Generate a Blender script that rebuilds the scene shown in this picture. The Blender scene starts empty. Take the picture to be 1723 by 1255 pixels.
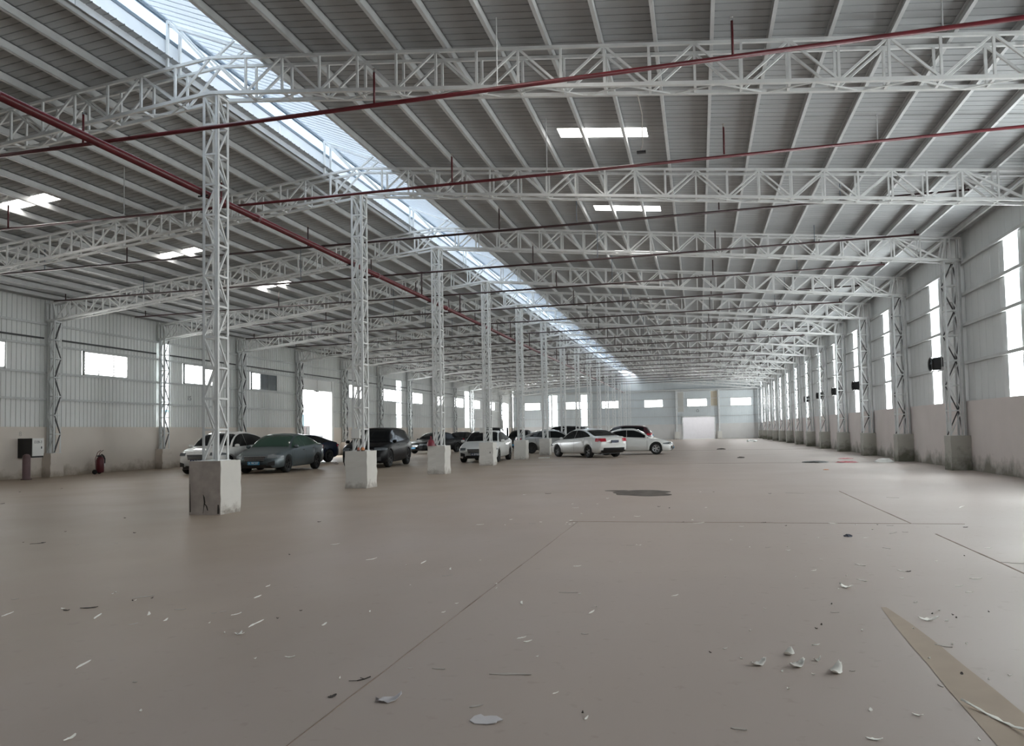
import bpy, math, random
from mathutils import Matrix, Vector
random.seed(7)
R = random.Random(11)
scene = bpy.context.scene
COL = scene.collection
# ---------------------------------------------------------------- camera
FPX = 1266.635
cam_d = bpy.data.cameras.new('camera'); cam = bpy.data.objects.new('camera', cam_d); COL.objects.link(cam)
yaw, pitch, roll = 0.200848, 0.044101, -0.018914
cy_, sy_ = math.cos(yaw), math.sin(yaw)
fw0 = Vector((-sy_, cy_, 0)); rt = Vector((cy_, sy_, 0)); up0 = Vector((0, 0, 1))
fw = fw0*math.cos(pitch) + up0*math.sin(pitch); up = -fw0*math.sin(pitch) + up0*math.cos(pitch)
r2 = rt*math.cos(roll) + up*math.sin(roll); u2 = -rt*math.sin(roll) + up*math.cos(roll)
m = Matrix((r2, u2, -fw)).transposed().to_4x4(); m.translation = Vector((0, 0, 1.368))
cam.matrix_world = m
cam_d.sensor_width = 36; cam_d.lens = FPX/1723*36
cam_d.shift_x = -55.4/1723; cam_d.shift_y = 42.0/1723
cam_d.clip_end = 500; cam_d.clip_start = 0.05
scene.camera = cam
# ---------------------------------------------------------------- world, exposure
SKY = 5.0
w = bpy.data.worlds.new('sky'); scene.world = w; w.use_nodes = True
nt = w.node_tree; bg = nt.nodes['Background']
bg.inputs[0].default_value = (0.93, 0.97, 1.0, 1); bg.inputs[1].default_value = SKY
scene.view_settings.view_transform = 'Standard'; scene.view_settings.look = 'None'
scene.view_settings.gamma = 1; scene.view_settings.use_curve_mapping = False
scene.view_settings.exposure = 1.17
scene.cycles.use_denoising = True
scene.cycles.use_adaptive_sampling = True; scene.cycles.adaptive_threshold = 0.02
scene.cycles.max_bounces = 7; scene.cycles.diffuse_bounces = 4; scene.cycles.glossy_bounces = 3
scene.cycles.transparent_max_bounces = 8
scene.cycles.sample_clamp_indirect = 6.0
# daylight arriving at every opening of the hall (sky seen by each window, rooflight and ridge glazing); one added lamp lights the end passage
DAY = 9.0
def daylight(center, size, direction, L=DAY, col=(1.0, 0.985, 0.955)):
    ld = bpy.data.lights.new('daylight', 'AREA'); ld.shape = 'RECTANGLE'
    ld.size, ld.size_y = size; ld.energy = L*math.pi*size[0]*size[1]; ld.color = col
    o = bpy.data.objects.new('daylight', ld); COL.objects.link(o); o.location = center
    zv = -Vector(direction).normalized()      # lamp shines along local -Z
    if abs(zv.z) < 0.8: xv = Vector((0, 0, 1)).cross(zv).normalized()      # size x horizontal, size y vertical
    else: xv = Vector((0, 1, 0)).cross(zv).normalized()                     # size x along world X, size y along world Y
    mt = Matrix((xv, zv.cross(xv), zv)).transposed().to_4x4(); mt.translation = Vector(center); o.matrix_world = mt
    return o
# ---------------------------------------------------------------- layout (metres)
XW, XL, YE, YR = 7.744, -24.15, 97.4, -8.0
XC = -8.61
RIDGE_Z = 8.33
def top_z(x):     # centre line of the truss top chord
    return RIDGE_Z - 0.0915*(x - XC) if x > XC else RIDGE_Z + 0.115*(x - XC)
def deck_z(x): return top_z(x) + 0.20
DEPTH = 0.655
FR = [12.23 + 6*k for k in range(-3, 15)]      # frame lines
STRIP_R = [2.6, 8.7, 14.8, 20.85, 27.2, 33.8, 40.2, 46.05, 52.0, 58.0, 64.0, 70.0, 76.0, 82.0, 88.0, 94.0]
STRIP_R_W = 0.88
LOUV_L = [(14.0, 16.4), (20.0, 22.38), (25.87, 28.25), (31.9, 34.3), (37.46, 40.05), (49.3, 51.8), (55.25, 57.8), (61.15, 63.75), (67.0, 69.4), (73.1, 75.7), (79.3, 81.8), (85.8, 88.1)]
STRIP_L = [(30.3, 30.95), (58.0, 59.05), (76.5, 77.9)]
LOUV_E = [(-6.82, -4.44), (-1.4, 1.08), (3.96, 6.51), (-12.3, -10.1), (-17.1, -15.0), (-22.6, -20.5)]
STRIP_E = [(-19.28, -18.2), (-15.03, -14.1)]
RL_Y = [10.2, 16.27, 22.1, 27.85, 33.7, 39.6, 45.5, 51.4, 57.3, 63.2, 69.1, 75.0, 80.9, 86.8]
# ---------------------------------------------------------------- materials
def mat(name, col, rough=0.6, metal=0.0, noise=0.0, nscale=3.0, bump=0.0, spec=None, col2=None, detail=4):
    m = bpy.data.materials.new(name); m.use_nodes = True
    n = m.node_tree.nodes; l = m.node_tree.links; b = n['Principled BSDF']
    b.inputs['Roughness'].default_value = rough; b.inputs['Metallic'].default_value = metal
    if spec is not None: b.inputs['Specular IOR Level'].default_value = spec
    c = (*col, 1)
    tc = n.new('ShaderNodeTexCoord'); nz = n.new('ShaderNodeTexNoise')
    nz.inputs['Scale'].default_value = nscale; nz.inputs['Detail'].default_value = detail
    l.new(tc.outputs['Object'], nz.inputs['Vector'])
    mx = n.new('ShaderNodeMix'); mx.data_type = 'RGBA'
    c2 = col2 if col2 else tuple(v*(1-noise) for v in col)
    mx.inputs['A'].default_value = c; mx.inputs['B'].default_value = (*c2, 1)
    rp = n.new('ShaderNodeMapRange'); rp.inputs['From Min'].default_value = 0.35; rp.inputs['From Max'].default_value = 0.68
    l.new(nz.outputs['Fac'], rp.inputs['Value']); l.new(rp.outputs['Result'], mx.inputs['Factor'])
    l.new(mx.outputs['Result'], b.inputs['Base Color'])
    if bump:
        bp = n.new('ShaderNodeBump'); bp.inputs['Strength'].default_value = bump; bp.inputs['Distance'].default_value = 0.01
        l.new(nz.outputs['Fac'], bp.inputs['Height']); l.new(bp.outputs['Normal'], b.inputs['Normal'])
    return m
def stained(name, col, stain, z0, z1, amount=1.0, scale=1.6, rough=0.8, c2=None):
    """painted masonry whose damp and dirt stains gather irregularly above the floor"""
    m = mat(name, col, rough, noise=0.07, nscale=0.9, bump=0.1, col2=c2)
    n = m.node_tree.nodes; l = m.node_tree.links; b = n['Principled BSDF']
    src = b.inputs['Base Color'].links[0].from_socket
    g = n.new('ShaderNodeNewGeometry'); sp = n.new('ShaderNodeSeparateXYZ'); l.new(g.outputs['Position'], sp.inputs[0])
    mr = n.new('ShaderNodeMapRange'); mr.inputs['From Min'].default_value = z0; mr.inputs['From Max'].default_value = z1
    mr.inputs['To Min'].default_value = 0.30; mr.inputs['To Max'].default_value = -0.30
    l.new(sp.outputs['Z'], mr.inputs['Value'])
    nz = n.new('ShaderNodeTexNoise'); nz.inputs['Scale'].default_value = scale; nz.inputs['Detail'].default_value = 7; nz.inputs['Roughness'].default_value = 0.65
    l.new(g.outputs['Position'], nz.inputs['Vector'])
    ad = n.new('ShaderNodeMath'); ad.operation = 'ADD'; l.new(nz.outputs['Fac'], ad.inputs[0]); l.new(mr.outputs['Result'], ad.inputs[1])
    r3 = n.new('ShaderNodeMapRange'); r3.inputs['From Min'].default_value = 0.50; r3.inputs['From Max'].default_value = 0.78; r3.inputs['To Max'].default_value = amount
    l.new(ad.outputs[0], r3.inputs['Value'])
    mx = n.new('ShaderNodeMix'); mx.data_type = 'RGBA'; mx.inputs['B'].default_value = (*stain, 1)
    l.new(src, mx.inputs['A']); l.new(r3.outputs['Result'], mx.inputs['Factor']); l.new(mx.outputs['Result'], b.inputs['Base Color'])
    return m
def sheet_glass(name, tint, diff, fac):
    m = bpy.data.materials.new(name); m.use_nodes = True
    n = m.node_tree.nodes; l = m.node_tree.links; n.remove(n['Principled BSDF'])
    t = n.new('ShaderNodeBsdfTransparent'); d = n.new('ShaderNodeBsdfDiffuse'); mx = n.new('ShaderNodeMixShader')
    tc = n.new('ShaderNodeTexCoord'); nz = n.new('ShaderNodeTexNoise'); nz.inputs['Scale'].default_value = 1.3; nz.inputs['Detail'].default_value = 3
    l.new(tc.outputs['Object'], nz.inputs['Vector'])
    cm = n.new('ShaderNodeMix'); cm.data_type = 'RGBA'; cm.inputs['A'].default_value = (*tint, 1); cm.inputs['B'].default_value = (*[v*0.78 for v in tint], 1)
    l.new(nz.outputs['Fac'], cm.inputs['Factor']); l.new(cm.outputs['Result'], t.inputs[0])
    d.inputs[0].default_value = (*diff, 1); mx.inputs[0].default_value = fac
    l.new(t.outputs[0], mx.inputs[1]); l.new(d.outputs[0], mx.inputs[2]); l.new(mx.outputs[0], n['Material Output'].inputs[0])
    return m
M = {}
M['steel'] = mat('white_painted_steel', (0.74, 0.75, 0.745), 0.5, noise=0.10, nscale=5)
M['steel_wall'] = mat('grey_white_steel', (0.68, 0.70, 0.70), 0.55, noise=0.14, nscale=4)
M['shaded_steel'] = mat('shade_darkened_steel', (0.075, 0.075, 0.08), 0.6, noise=0.3, nscale=6)
M['purlin'] = mat('galvanised_purlin', (0.58, 0.59, 0.59), 0.45, noise=0.12, nscale=3)
M['deck'] = mat('grey_roof_sheet', (0.40, 0.415, 0.425), 0.5, noise=0.14, nscale=0.7)
M['clad'] = mat('grey_white_wall_sheet', (0.70, 0.71, 0.70), 0.5, noise=0.09, nscale=0.6)
M['clad_r'] = mat('light_grey_wall_sheet', (0.60, 0.62, 0.62), 0.5, noise=0.07, nscale=0.6)
M['clad_end'] = mat('pale_blue_grey_wall_sheet', (0.60, 0.64, 0.66), 0.5, noise=0.08, nscale=0.5)
M['girt'] = mat('wall_girt_steel', (0.52, 0.53, 0.53), 0.5, noise=0.1)
M['plinth_r'] = stained('stained_plaster_right', (0.66, 0.605, 0.585), (0.15, 0.145, 0.11), 0.0, 1.0, 0.85, 1.3)
M['plinth_l'] = stained('stained_plaster_left', (0.66, 0.60, 0.54), (0.27, 0.22, 0.16), 0.0, 0.75, 0.75, 1.2)
M['ped_r'] = stained('mossy_concrete', (0.42, 0.41, 0.37), (0.13, 0.13, 0.095), 0.0, 1.0, 0.9, 2.2)
M['ped_c'] = stained('whitewashed_concrete', (0.66, 0.64, 0.60), (0.22, 0.18, 0.15), 0.0, 0.35, 0.6, 7)
M['pipe'] = mat('dark_red_pipe_paint', (0.115, 0.012, 0.017), 0.35, noise=0.3, nscale=4)
M['pipe_shaded'] = mat('shaded_red_pipe_paint', (0.040, 0.014, 0.015), 0.4, noise=0.35, nscale=4)  # the red pipe paint with the farther pipes' shade put into its colour
M['black'] = mat('black_plastic', (0.012, 0.012, 0.013), 0.4)
M['rubber'] = mat('tyre_rubber', (0.012, 0.012, 0.012), 0.8)
M['glass'] = mat('dark_car_glass', (0.008, 0.009, 0.010), 0.08, spec=0.28)
M['glass_green'] = mat('green_tinted_glass', (0.035, 0.075, 0.055), 0.12, spec=0.5)
M['chrome'] = mat('bright_chrome', (0.7, 0.7, 0.7), 0.15, metal=1.0)
M['rim'] = mat('alloy_rim', (0.45, 0.45, 0.46), 0.3, metal=0.8)
M['rim_dark'] = mat('dark_alloy_rim', (0.05, 0.05, 0.05), 0.35, metal=0.6)
M['lamp'] = mat('headlamp_lens', (0.24, 0.26, 0.27), 0.1)
M['lamp_dark'] = mat('smoked_headlamp_lens', (0.10, 0.11, 0.12), 0.1)
M['tail'] = mat('red_tail_lens', (0.42, 0.012, 0.03), 0.15)
M['plate_blue'] = mat('blue_number_plate', (0.03, 0.20, 0.36), 0.4)
M['plate_dark'] = mat('dark_number_plate', (0.04, 0.05, 0.09), 0.4)
M['plate_yellow'] = mat('yellow_number_plate', (0.5, 0.42, 0.2), 0.4)
M['white'] = mat('white_enamel', (0.72, 0.72, 0.70), 0.4)
M['ink'] = mat('dark_marker_ink', (0.04, 0.04, 0.05), 0.7)
M['strip_pane'] = sheet_glass('translucent_wall_strip', (0.92, 0.95, 0.96), (0.8, 0.8, 0.8), 0.12)
M['ridge_pane'] = sheet_glass('frosted_ridge_sheet', (0.112, 0.128, 0.146), (0.75, 0.8, 0.85), 0.35)
M['ridge_side'] = sheet_glass('pale_ridge_upstand_sheet', (0.50, 0.55, 0.60), (0.75, 0.8, 0.85), 0.35)
M['roof_pane'] = sheet_glass('translucent_roof_sheet', (0.85, 0.80, 0.76), (0.8, 0.8, 0.8), 0.15)
M['roof_pane_old'] = sheet_glass('grimy_translucent_roof_sheet', (0.045, 0.043, 0.04), (0.5, 0.5, 0.48), 0.5)
M['pale_pane'] = sheet_glass('pale_translucent_sheet', (0.09, 0.09, 0.088), (0.75, 0.74, 0.70), 0.6)
M['yellow_pane'] = sheet_glass('yellowed_translucent_sheet', (0.07, 0.055, 0.035), (0.75, 0.68, 0.55), 0.6)
M['flash'] = mat('white_flashing_sheet', (0.74, 0.77, 0.80), 0.4, noise=0.06)
M['gutter'] = mat('blue_grey_gutter_steel', (0.12, 0.16, 0.20), 0.35, noise=0.1)
M['flake'] = mat('white_paint_flake', (0.92, 0.90, 0.84), 0.7, noise=0.12, nscale=20)
M['dim'] = mat('dusty_grey_scrap', (0.46, 0.42, 0.38), 0.8, noise=0.15, nscale=20)
M['speck'] = mat('dark_dirt_crumb', (0.06, 0.05, 0.045), 0.9)
# floor: smooth dusty concrete, blotched brown and grey
def floor_mat():
    m = bpy.data.materials.new('dusty_concrete_floor'); m.use_nodes = True
    n = m.node_tree.nodes; l = m.node_tree.links; b = n['Principled BSDF']
    g = n.new('ShaderNodeNewGeometry')
    def noise(scale, det, sx=1, sy=1, off=0):
        mp = n.new('ShaderNodeMapping'); mp.inputs['Scale'].default_value = (sx, sy, 1); mp.inputs['Location'].default_value = (off, off*0.7, 0)
        l.new(g.outputs['Position'], mp.inputs[0]); z = n.new('ShaderNodeTexNoise'); z.inputs['Scale'].default_value = scale
        z.inputs['Detail'].default_value = det; l.new(mp.outputs[0], z.inputs['Vector']); return z.outputs['Fac']
    def ramp(s, a, b_): 
        r = n.new('ShaderNodeMapRange'); r.inputs['From Min'].default_value = a; r.inputs['From Max'].default_value = b_; l.new(s, r.inputs['Value']); return r.outputs['Result']
    def mix(f, a, b_):
        x = n.new('ShaderNodeMix'); x.data_type = 'RGBA'; l.new(f, x.inputs['Factor'])
        for k, v in (('A', a), ('B', b_)):
            if isinstance(v, tuple): x.inputs[k].default_value = (*v, 1)
            else: l.new(v, x.inputs[k])
        return x.outputs['Result']
    c = mix(ramp(noise(0.28, 3), 0.35, 0.65), (0.39, 0.300, 0.232), (0.375, 0.295, 0.250))
    c = mix(ramp(noise(0.6, 4, 1.0, 0.35, 5), 0.4, 0.72), c, (0.325, 0.245, 0.185))
    # paler, greyer towards the right-hand bay: window light put into the colour
    sp = n.new('ShaderNodeSeparateXYZ'); l.new(g.outputs['Position'], sp.inputs[0])
    c = mix(ramp(sp.outputs['X'], -6.0, 3.5), c, (0.43, 0.375, 0.345))
    c = mix(ramp(sp.outputs['X'], -2.5, -9.0), c, (0.33, 0.262, 0.197))
    c = mix(ramp(noise(9, 5, 1, 1, 9), 0.62, 0.9), c, (0.30, 0.235, 0.19))
    l.new(c, b.inputs['Base Color'])
    rr = n.new('ShaderNodeMapRange'); l.new(noise(0.5, 4, 1, 1, 3), rr.inputs['Value']); rr.inputs['To Min'].default_value = 0.38; rr.inputs['To Max'].default_value = 0.62
    l.new(rr.outputs['Result'], b.inputs['Roughness']); b.inputs['Specular IOR Level'].default_value = 0.35
    bp = n.new('ShaderNodeBump'); bp.inputs['Strength'].default_value = 0.05; bp.inputs['Distance'].default_value = 0.01
    l.new(noise(3, 5), bp.inputs['Height']); l.new(bp.outputs['Normal'], b.inputs['Normal'])
    return m
M['floor'] = floor_mat()
M['joint'] = mat('dark_floor_joint', (0.29, 0.225, 0.18), 0.9, noise=0.3, nscale=8)
M['damp'] = mat('damp_dark_concrete', (0.15, 0.13, 0.115), 0.85, spec=0.15, noise=0.35, nscale=4)
M['tan'] = mat('tan_dried_silt', (0.415, 0.335, 0.265), 0.85, noise=0.1, nscale=3)
# ---------------------------------------------------------------- mesh helpers
class MB:
    def __init__(s): s.v = []; s.f = []; s.mi = []
    def add(s, vs, fs, mi=0):
        o = len(s.v); s.v += [tuple(p) for p in vs]; s.f += [tuple(i+o for i in f) for f in fs]; s.mi += [mi]*len(fs)
    def box(s, x0, x1, y0, y1, z0, z1, mi=0):
        s.add([(x0,y0,z0),(x1,y0,z0),(x1,y1,z0),(x0,y1,z0),(x0,y0,z1),(x1,y0,z1),(x1,y1,z1),(x0,y1,z1)],
              [(0,3,2,1),(4,5,6,7),(0,1,5,4),(1,2,6,5),(2,3,7,6),(3,0,4,7)], mi)
    def bar(s, a, b, w, h=None, up=(0,0,1), mi=0):
        a = Vector(a); b = Vector(b); h = h or w; d = (b-a).normalized(); u = Vector(up)
        if abs(d.dot(u)) > 0.98: u = Vector((0,1,0))
        sx = d.cross(u).normalized()*(w/2); uu = sx.cross(d).normalized()*(h/2)
        vs = [a-sx-uu, a+sx-uu, a+sx+uu, a-sx+uu, b-sx-uu, b+sx-uu, b+sx+uu, b-sx+uu]
        s.add(vs, [(0,1,2,3),(7,6,5,4),(0,4,5,1),(1,5,6,2),(2,6,7,3),(3,7,4,0)], mi)
    def tube(s, a, b, r, n=10, r2=None, mi=0, cap=True):
        a = Vector(a); b = Vector(b); d = (b-a).normalized(); u = Vector((0,0,1)) if abs(d.z) < 0.95 else Vector((1,0,0))
        x = d.cross(u).normalized(); y = d.cross(x); r2 = r if r2 is None else r2
        vs = [a + (x*math.cos(t)+y*math.sin(t))*r for t in [2*math.pi*i/n for i in range(n)]] + [b + (x*math.cos(t)+y*math.sin(t))*r2 for t in [2*math.pi*i/n for i in range(n)]]
        fs = [(i, (i+1)%n, n+(i+1)%n, n+i) for i in range(n)]
        if cap: fs += [tuple(range(n-1,-1,-1)), tuple(range(n, 2*n))]
        s.add(vs, fs, mi)
    def path(s, pts, r, n=8):
        for a, b in zip(pts, pts[1:]): s.tube(a, b, r, n)
    def lathe(s, prof, axis='z', n=24, mi=0, closed=False):
        vs = []
        for i in range(n):
            t = 2*math.pi*i/n; c, q = math.cos(t), math.sin(t)
            for r, h in prof: vs.append((r*c, r*q, h) if axis == 'z' else (r*c, h, r*q))
        k = len(prof); fs = []
        for i in range(n):
            j = (i+1) % n
            for a in range(k-1 + (1 if closed else 0)):
                b = (a+1) % k
                f = (i*k+a, i*k+b, j*k+b, j*k+a); fs.append(f if axis == 'y' else f[::-1])
        s.add(vs, fs, mi)
    def mesh(s, name, mats, smooth=False):
        me = bpy.data.meshes.new(name); me.from_pydata(s.v, [], s.f)
        if not isinstance(mats, (list, tuple)): mats = [mats]
        for q in mats: me.materials.append(q)
        if len(mats) > 1: me.polygons.foreach_set('material_index', s.mi)
        if smooth: me.polygons.foreach_set('use_smooth', [True]*len(s.f))
        me.update(); return me
    def build(s, name, mats, parent=None, smooth=False, loc=None, **tags):
        return put(name, s.mesh(name, mats, smooth), parent, loc, **tags)
def put(name, me, parent=None, loc=None, rot=None, **tags):
    o = bpy.data.objects.new(name, me); COL.objects.link(o)
    if parent: o.parent = parent
    if loc is not None: o.location = loc
    if rot is not None: o.rotation_euler = rot
    for k, v in tags.items():
        if v: o[k] = v
    return o
def thing(name, label, category, loc=(0,0,0), rz=0.0, group=None):
    return put(name, None, None, loc, (0,0,rz), label=label, category=category, group=group)
def copy_tree(o, parent=None):
    c = o.copy(); COL.objects.link(c); c.parent = parent
    for ch in list(o.children): copy_tree(ch, c)
    return c
def text(name, body, size, parent, loc, rot, m, ext=0.0008):
    cu = bpy.data.curves.new(name, 'FONT'); cu.body = body; cu.size = size; cu.extrude = ext
    cu.align_x = 'CENTER'; cu.align_y = 'CENTER'; cu.materials.append(m)
    o = bpy.data.objects.new(name, cu); me = bpy.data.meshes.new_from_object(o); bpy.data.objects.remove(o)
    return put(name, me, parent, loc, rot)
# ================================================================ SETTING
mb = MB(); mb.box(XL-0.3, XW+0.3, YR-0.2, YE+0.25, -0.25, 0.0)
floor = mb.build('floor', M['floor'], kind='structure')
def strip_poly(name, x0, x1, y0, y1, m, jitter=0.0, step=0.25, z=0.004):
    """thin piece lying in the floor surface with a wandering edge"""
    rr = random.Random(hash((round(x0,2), round(y0,2))) & 255)
    b = MB(); along_y = (y1-y0) > (x1-x0); L = (y1-y0) if along_y else (x1-x0); n = max(2, int(L/step)); lo = []; hi = []
    drift = 0
    for i in range(n+1):
        t = i/n; drift += rr.uniform(-jitter, jitter)*0.5; a = rr.uniform(-jitter, jitter)+drift; c = rr.uniform(-jitter, jitter)+drift
        if along_y: lo.append((x0+a, y0+L*t, z)); hi.append((x1+c, y0+L*t, z))
        else: lo.append((x0+L*t, y0+a, z)); hi.append((x0+L*t, y1+c, z))
    vs = lo+hi; k = n+1; vs2 = [(x, y, z-0.004) for x, y, z in vs]
    fs = [(i, i+1, k+i+1, k+i) for i in range(n)]
    if along_y: fs = [f[::-1] for f in fs]
    b.add(vs+vs2, fs + [(i, 2*k+i, 2*k+i+1, i+1) for i in range(n)] + [(k+i, k+i+1, 3*k+i+1, 3*k+i) for i in range(n)])
    return b.build(name, m, floor)
strip_poly('floor_joint', -1.8255, -1.8205, 2.4, 7.6, M['joint'], 0.004, z=0.003)
strip_poly('floor_joint', -1.825, -1.821, 7.6, 11.25, M['joint'], 0.003, z=0.003)
strip_poly('floor_joint', -1.95, 1.0, 11.24, 11.262, M['joint'], 0.006, z=0.003)
strip_poly('floor_joint', 1.0, 3.5, 11.215, 11.23, M['joint'], 0.006, z=0.003)
strip_poly('floor_joint', 2.825, 2.845, 11.2, 16.7, M['joint'], 0.004, z=0.003)
strip_poly('floor_joint', 2.84, 2.856, 7.4, 10.2, M['joint'], 0.004, z=0.003)
strip_poly('floor_joint', -8.2, 7.1, 29.9, 29.95, M['joint'], 0.01, z=0.003)
strip_poly('floor_joint', -4.0, 7.6, 47.6, 47.72, M['joint'], 0.02, z=0.003)
b = MB(); pts = [(1.30, 1.34, 6.1), (1.27, 1.39, 5.6), (1.25, 1.42, 5.1), (1.24, 1.43, 4.7), (1.22, 1.45, 4.3), (1.21, 1.46, 3.9), (1.20, 1.49, 3.5), (1.18, 1.50, 3.1)]
b.add([q for a, c, y in pts for q in ((a, y, 0.002), (c, y, 0.002))], [(2*i, 2*i+2, 2*i+3, 2*i+1) for i in range(7)]); b.f = [f[::-1] if i < 0 else f for i, f in enumerate(b.f)]; b.build('tan_stain', M['tan'], floor)
# dark damp patch
def blob(name, cx, cy, rx, ry, m, seed, z=0.005, n=40, rough=0.22, parent=None):
    rr = random.Random(seed); ph = [rr.uniform(0, 6.28) for _ in range(6)]; b = MB(); ring = []
    for i in range(n):
        t = 2*math.pi*i/n; k = 1 + rough*sum(math.sin((j+2)*t+ph[j])/(j+2) for j in range(6))
        ring.append((cx+rx*k*math.cos(t), cy+ry*k*math.sin(t), z))
    b.add([(cx, cy, z)] + ring + [(x, y, 0.0) for x, y, _ in ring], [(0, i+1, (i+1) % n+1) for i in range(n)] + [(i+1, n+1+i, n+1+(i+1) % n, (i+1) % n+1) for i in range(n)])
    return b.build(name, m, parent)
blob('damp_patch', -1.22, 16.35, 0.66, 0.72, M['damp'], 5, parent=floor)
blob('damp_patch', -1.85, 16.95, 0.22, 0.16, M['damp'], 8, parent=floor)
# outside ground and the yard buildings seen through the gates
mb = MB(); mb.box(-90, XL-0.3, -40, 160, -0.3, -0.02); mb.build('yard_ground', mat('yard_concrete', (0.45, 0.44, 0.42), 0.8, noise=0.1), kind='structure')
mb = MB(); mb.box(-20, 40, YE+0.25, 160, -0.3, -0.02); mb.build('yard_ground', mat('yard_concrete_back', (0.45, 0.44, 0.42), 0.8, noise=0.1), kind='structure')

# ---- corrugated sheets
_cache = {}
def sheet_mesh(w, h, m, rib=0.2, depth=0.022, key=''):
    """sheet in the local XZ plane (x: 0..w, z: 0..h), ribs standing towards -Y"""
    k = (round(w, 3), round(h, 3), m.name, rib, depth)
    if k in _cache: return _cache[k]
    n = max(1, round(w/rib)); p = []; s = w/n
    for i in range(n):
        x = i*s
        p += [(x, 0), (x+s*0.44, 0), (x+s*0.47, -depth), (x+s*0.53, -depth), (x+s*0.56, 0)]
    p.append((w, 0)); b = MB(); q = len(p)
    b.add([(x, y, 0) for x, y in p]+[(x, y, h) for x, y in p], [(i, i+1, q+i+1, q+i) for i in range(q-1)])
    me = b.mesh('sheet', m); _cache[k] = me; return me
def split(y0, y1, z0, z1, openings, step=1.0, ztop=None):
    """cut a wall area into sheets around its openings -> (y, z, w, h)"""
    cuts = {round(y0, 3), round(y1, 3)}
    y = y0
    while y < y1-1e-6: cuts.add(round(y, 3)); y += step
    for a, b, c, d in openings:
        for q in (a, b):
            if y0 < q < y1: cuts.add(round(q, 3))
    cs = sorted(cuts); out = []; merged = [cs[0]]
    edges = {round(q, 3) for o in openings for q in o[:2]}
    for q in cs[1:]:
        if q-merged[-1] < 0.18 and q not in edges and q != cs[-1]: continue
        if q-merged[-1] < 0.18 and merged[-1] not in edges and len(merged) > 1: merged[-1] = q; continue
        merged.append(q)
    for a, b in zip(merged, merged[1:]):
        mid = (a+b)/2; zt = z1 if ztop is None else ztop(mid); segs = [(z0, zt)]
        for oa, ob, oc, od in openings:
            if oa-1e-4 <= mid <= ob+1e-4:
                ns = []
                for s, e in segs:
                    if od <= s or oc >= e: ns.append((s, e)); continue
                    if oc > s: ns.append((s, oc))
                    if od < e: ns.append((od, e))
                segs = ns
        for s, e in segs:
            if e-s > 0.01: out.append((a, s, b-a, e-s))
    return out
def place_wall(parent, plane, items, m, rib=0.2, depth=0.022):
    for a, z, w_, h_ in items:
        me = sheet_mesh(w_, h_, m, rib, depth)
        if plane[0] == 'x+': put('cladding_sheet', me, parent, (plane[1], a+w_, z), (0, 0, -math.pi/2))   # ribs face -X
        elif plane[0] == 'x-': put('cladding_sheet', me, parent, (plane[1], a, z), (0, 0, math.pi/2))      # ribs face +X
        elif plane[0] == 'y+': put('cladding_sheet', me, parent, (a, plane[1], z), (0, 0, 0))               # ribs face -Y
        else: put('cladding_sheet', me, parent, (a+w_, plane[1], z), (0, 0, math.pi))
PZR, PZL = 2.02, 1.89
# right wall
mb = MB(); mb.box(XW, XW+0.25, YR, YE, 0, PZR); wall_r = mb.build('wall_right', M['plinth_r'], kind='structure')
op = [(y-STRIP_R_W/2, y+STRIP_R_W/2, PZR, 6.10) for y in STRIP_R]
place_wall(wall_r, ('x+', XW+0.10), split(YR, YE, PZR, 7.08, op), M['clad_r'], 0.5, 0.006)
for a, b, c, d in op:
    mb = MB(); mb.box(XW+0.105, XW+0.115, a, b, c, d); mb.build('strip_window', M['strip_pane'], wall_r)
    daylight((XW+0.22, (a+b)/2, (c+d)/2), (b-a, d-c), (-1, 0, 0), DAY*2.3)
for z in (6.12, 5.18, 4.27, 3.15):
    for k, ya in enumerate([YR]+FR):
        yb = FR[k] if k < len(FR) else YE
        mb = MB(); mb.box(XW+0.0, XW+0.085, ya, yb, z-0.03, z+0.03); mb.box(XW-0.01, XW+0.0, ya, yb, z-0.045, z+0.045)
        mb.build('girt', M['girt'], wall_r)
# left wall
GATE = (42.83, 46.62, 0.0, 4.25); GATE2 = (91.0, 94.5, 0.0, 5.0)
wall_l = put('wall_left', None, kind='structure')
for a, b in ((YR, 42.83), (46.62, 91.0), (94.5, YE)):
    mb = MB(); mb.box(XL-0.25, XL, a, b, 0, PZL); mb.build('plinth', M['plinth_l'], wall_l)
op = [(a, b, 3.97, 4.95) for a, b in LOUV_L] + [(a, b, PZL, 5.8) for a, b in STRIP_L] + [GATE[:2]+(PZL, 4.25), GATE2[:2]+(PZL, 5.0)]
place_wall(wall_l, ('x-', XL-0.10), split(YR, YE, PZL, 6.9, op), M['clad'])
for a, b in STRIP_L:
    mb = MB(); mb.box(XL-0.115, XL-0.105, a, b, PZL, 5.8); mb.build('strip_window', M['strip_pane'], wall_l)
    daylight((XL-0.24, (a+b)/2, (PZL+5.8)/2), (b-a, 5.8-PZL), (1, 0, 0), DAY)
for z in (5.78, 4.98, 3.93, 2.93):
    for k, ya in enumerate([YR]+FR):
        yb = FR[k] if k < len(FR) else YE
        segs = [(ya, yb)]
        for g in (GATE, GATE2):
            if z < g[3]: segs = [s for a, b in segs for s in ((a, min(b, g[0])), (max(a, g[1]), b)) if s[1]-s[0] > 0.05]
        for a, b in segs:
            mb = MB(); mb.box(XL-0.085, XL, a, b, z-0.03, z+0.03); mb.box(XL, XL+0.01, a, b, z-0.04, z+0.04); mb.build('girt', M['girt'], wall_l)
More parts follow.
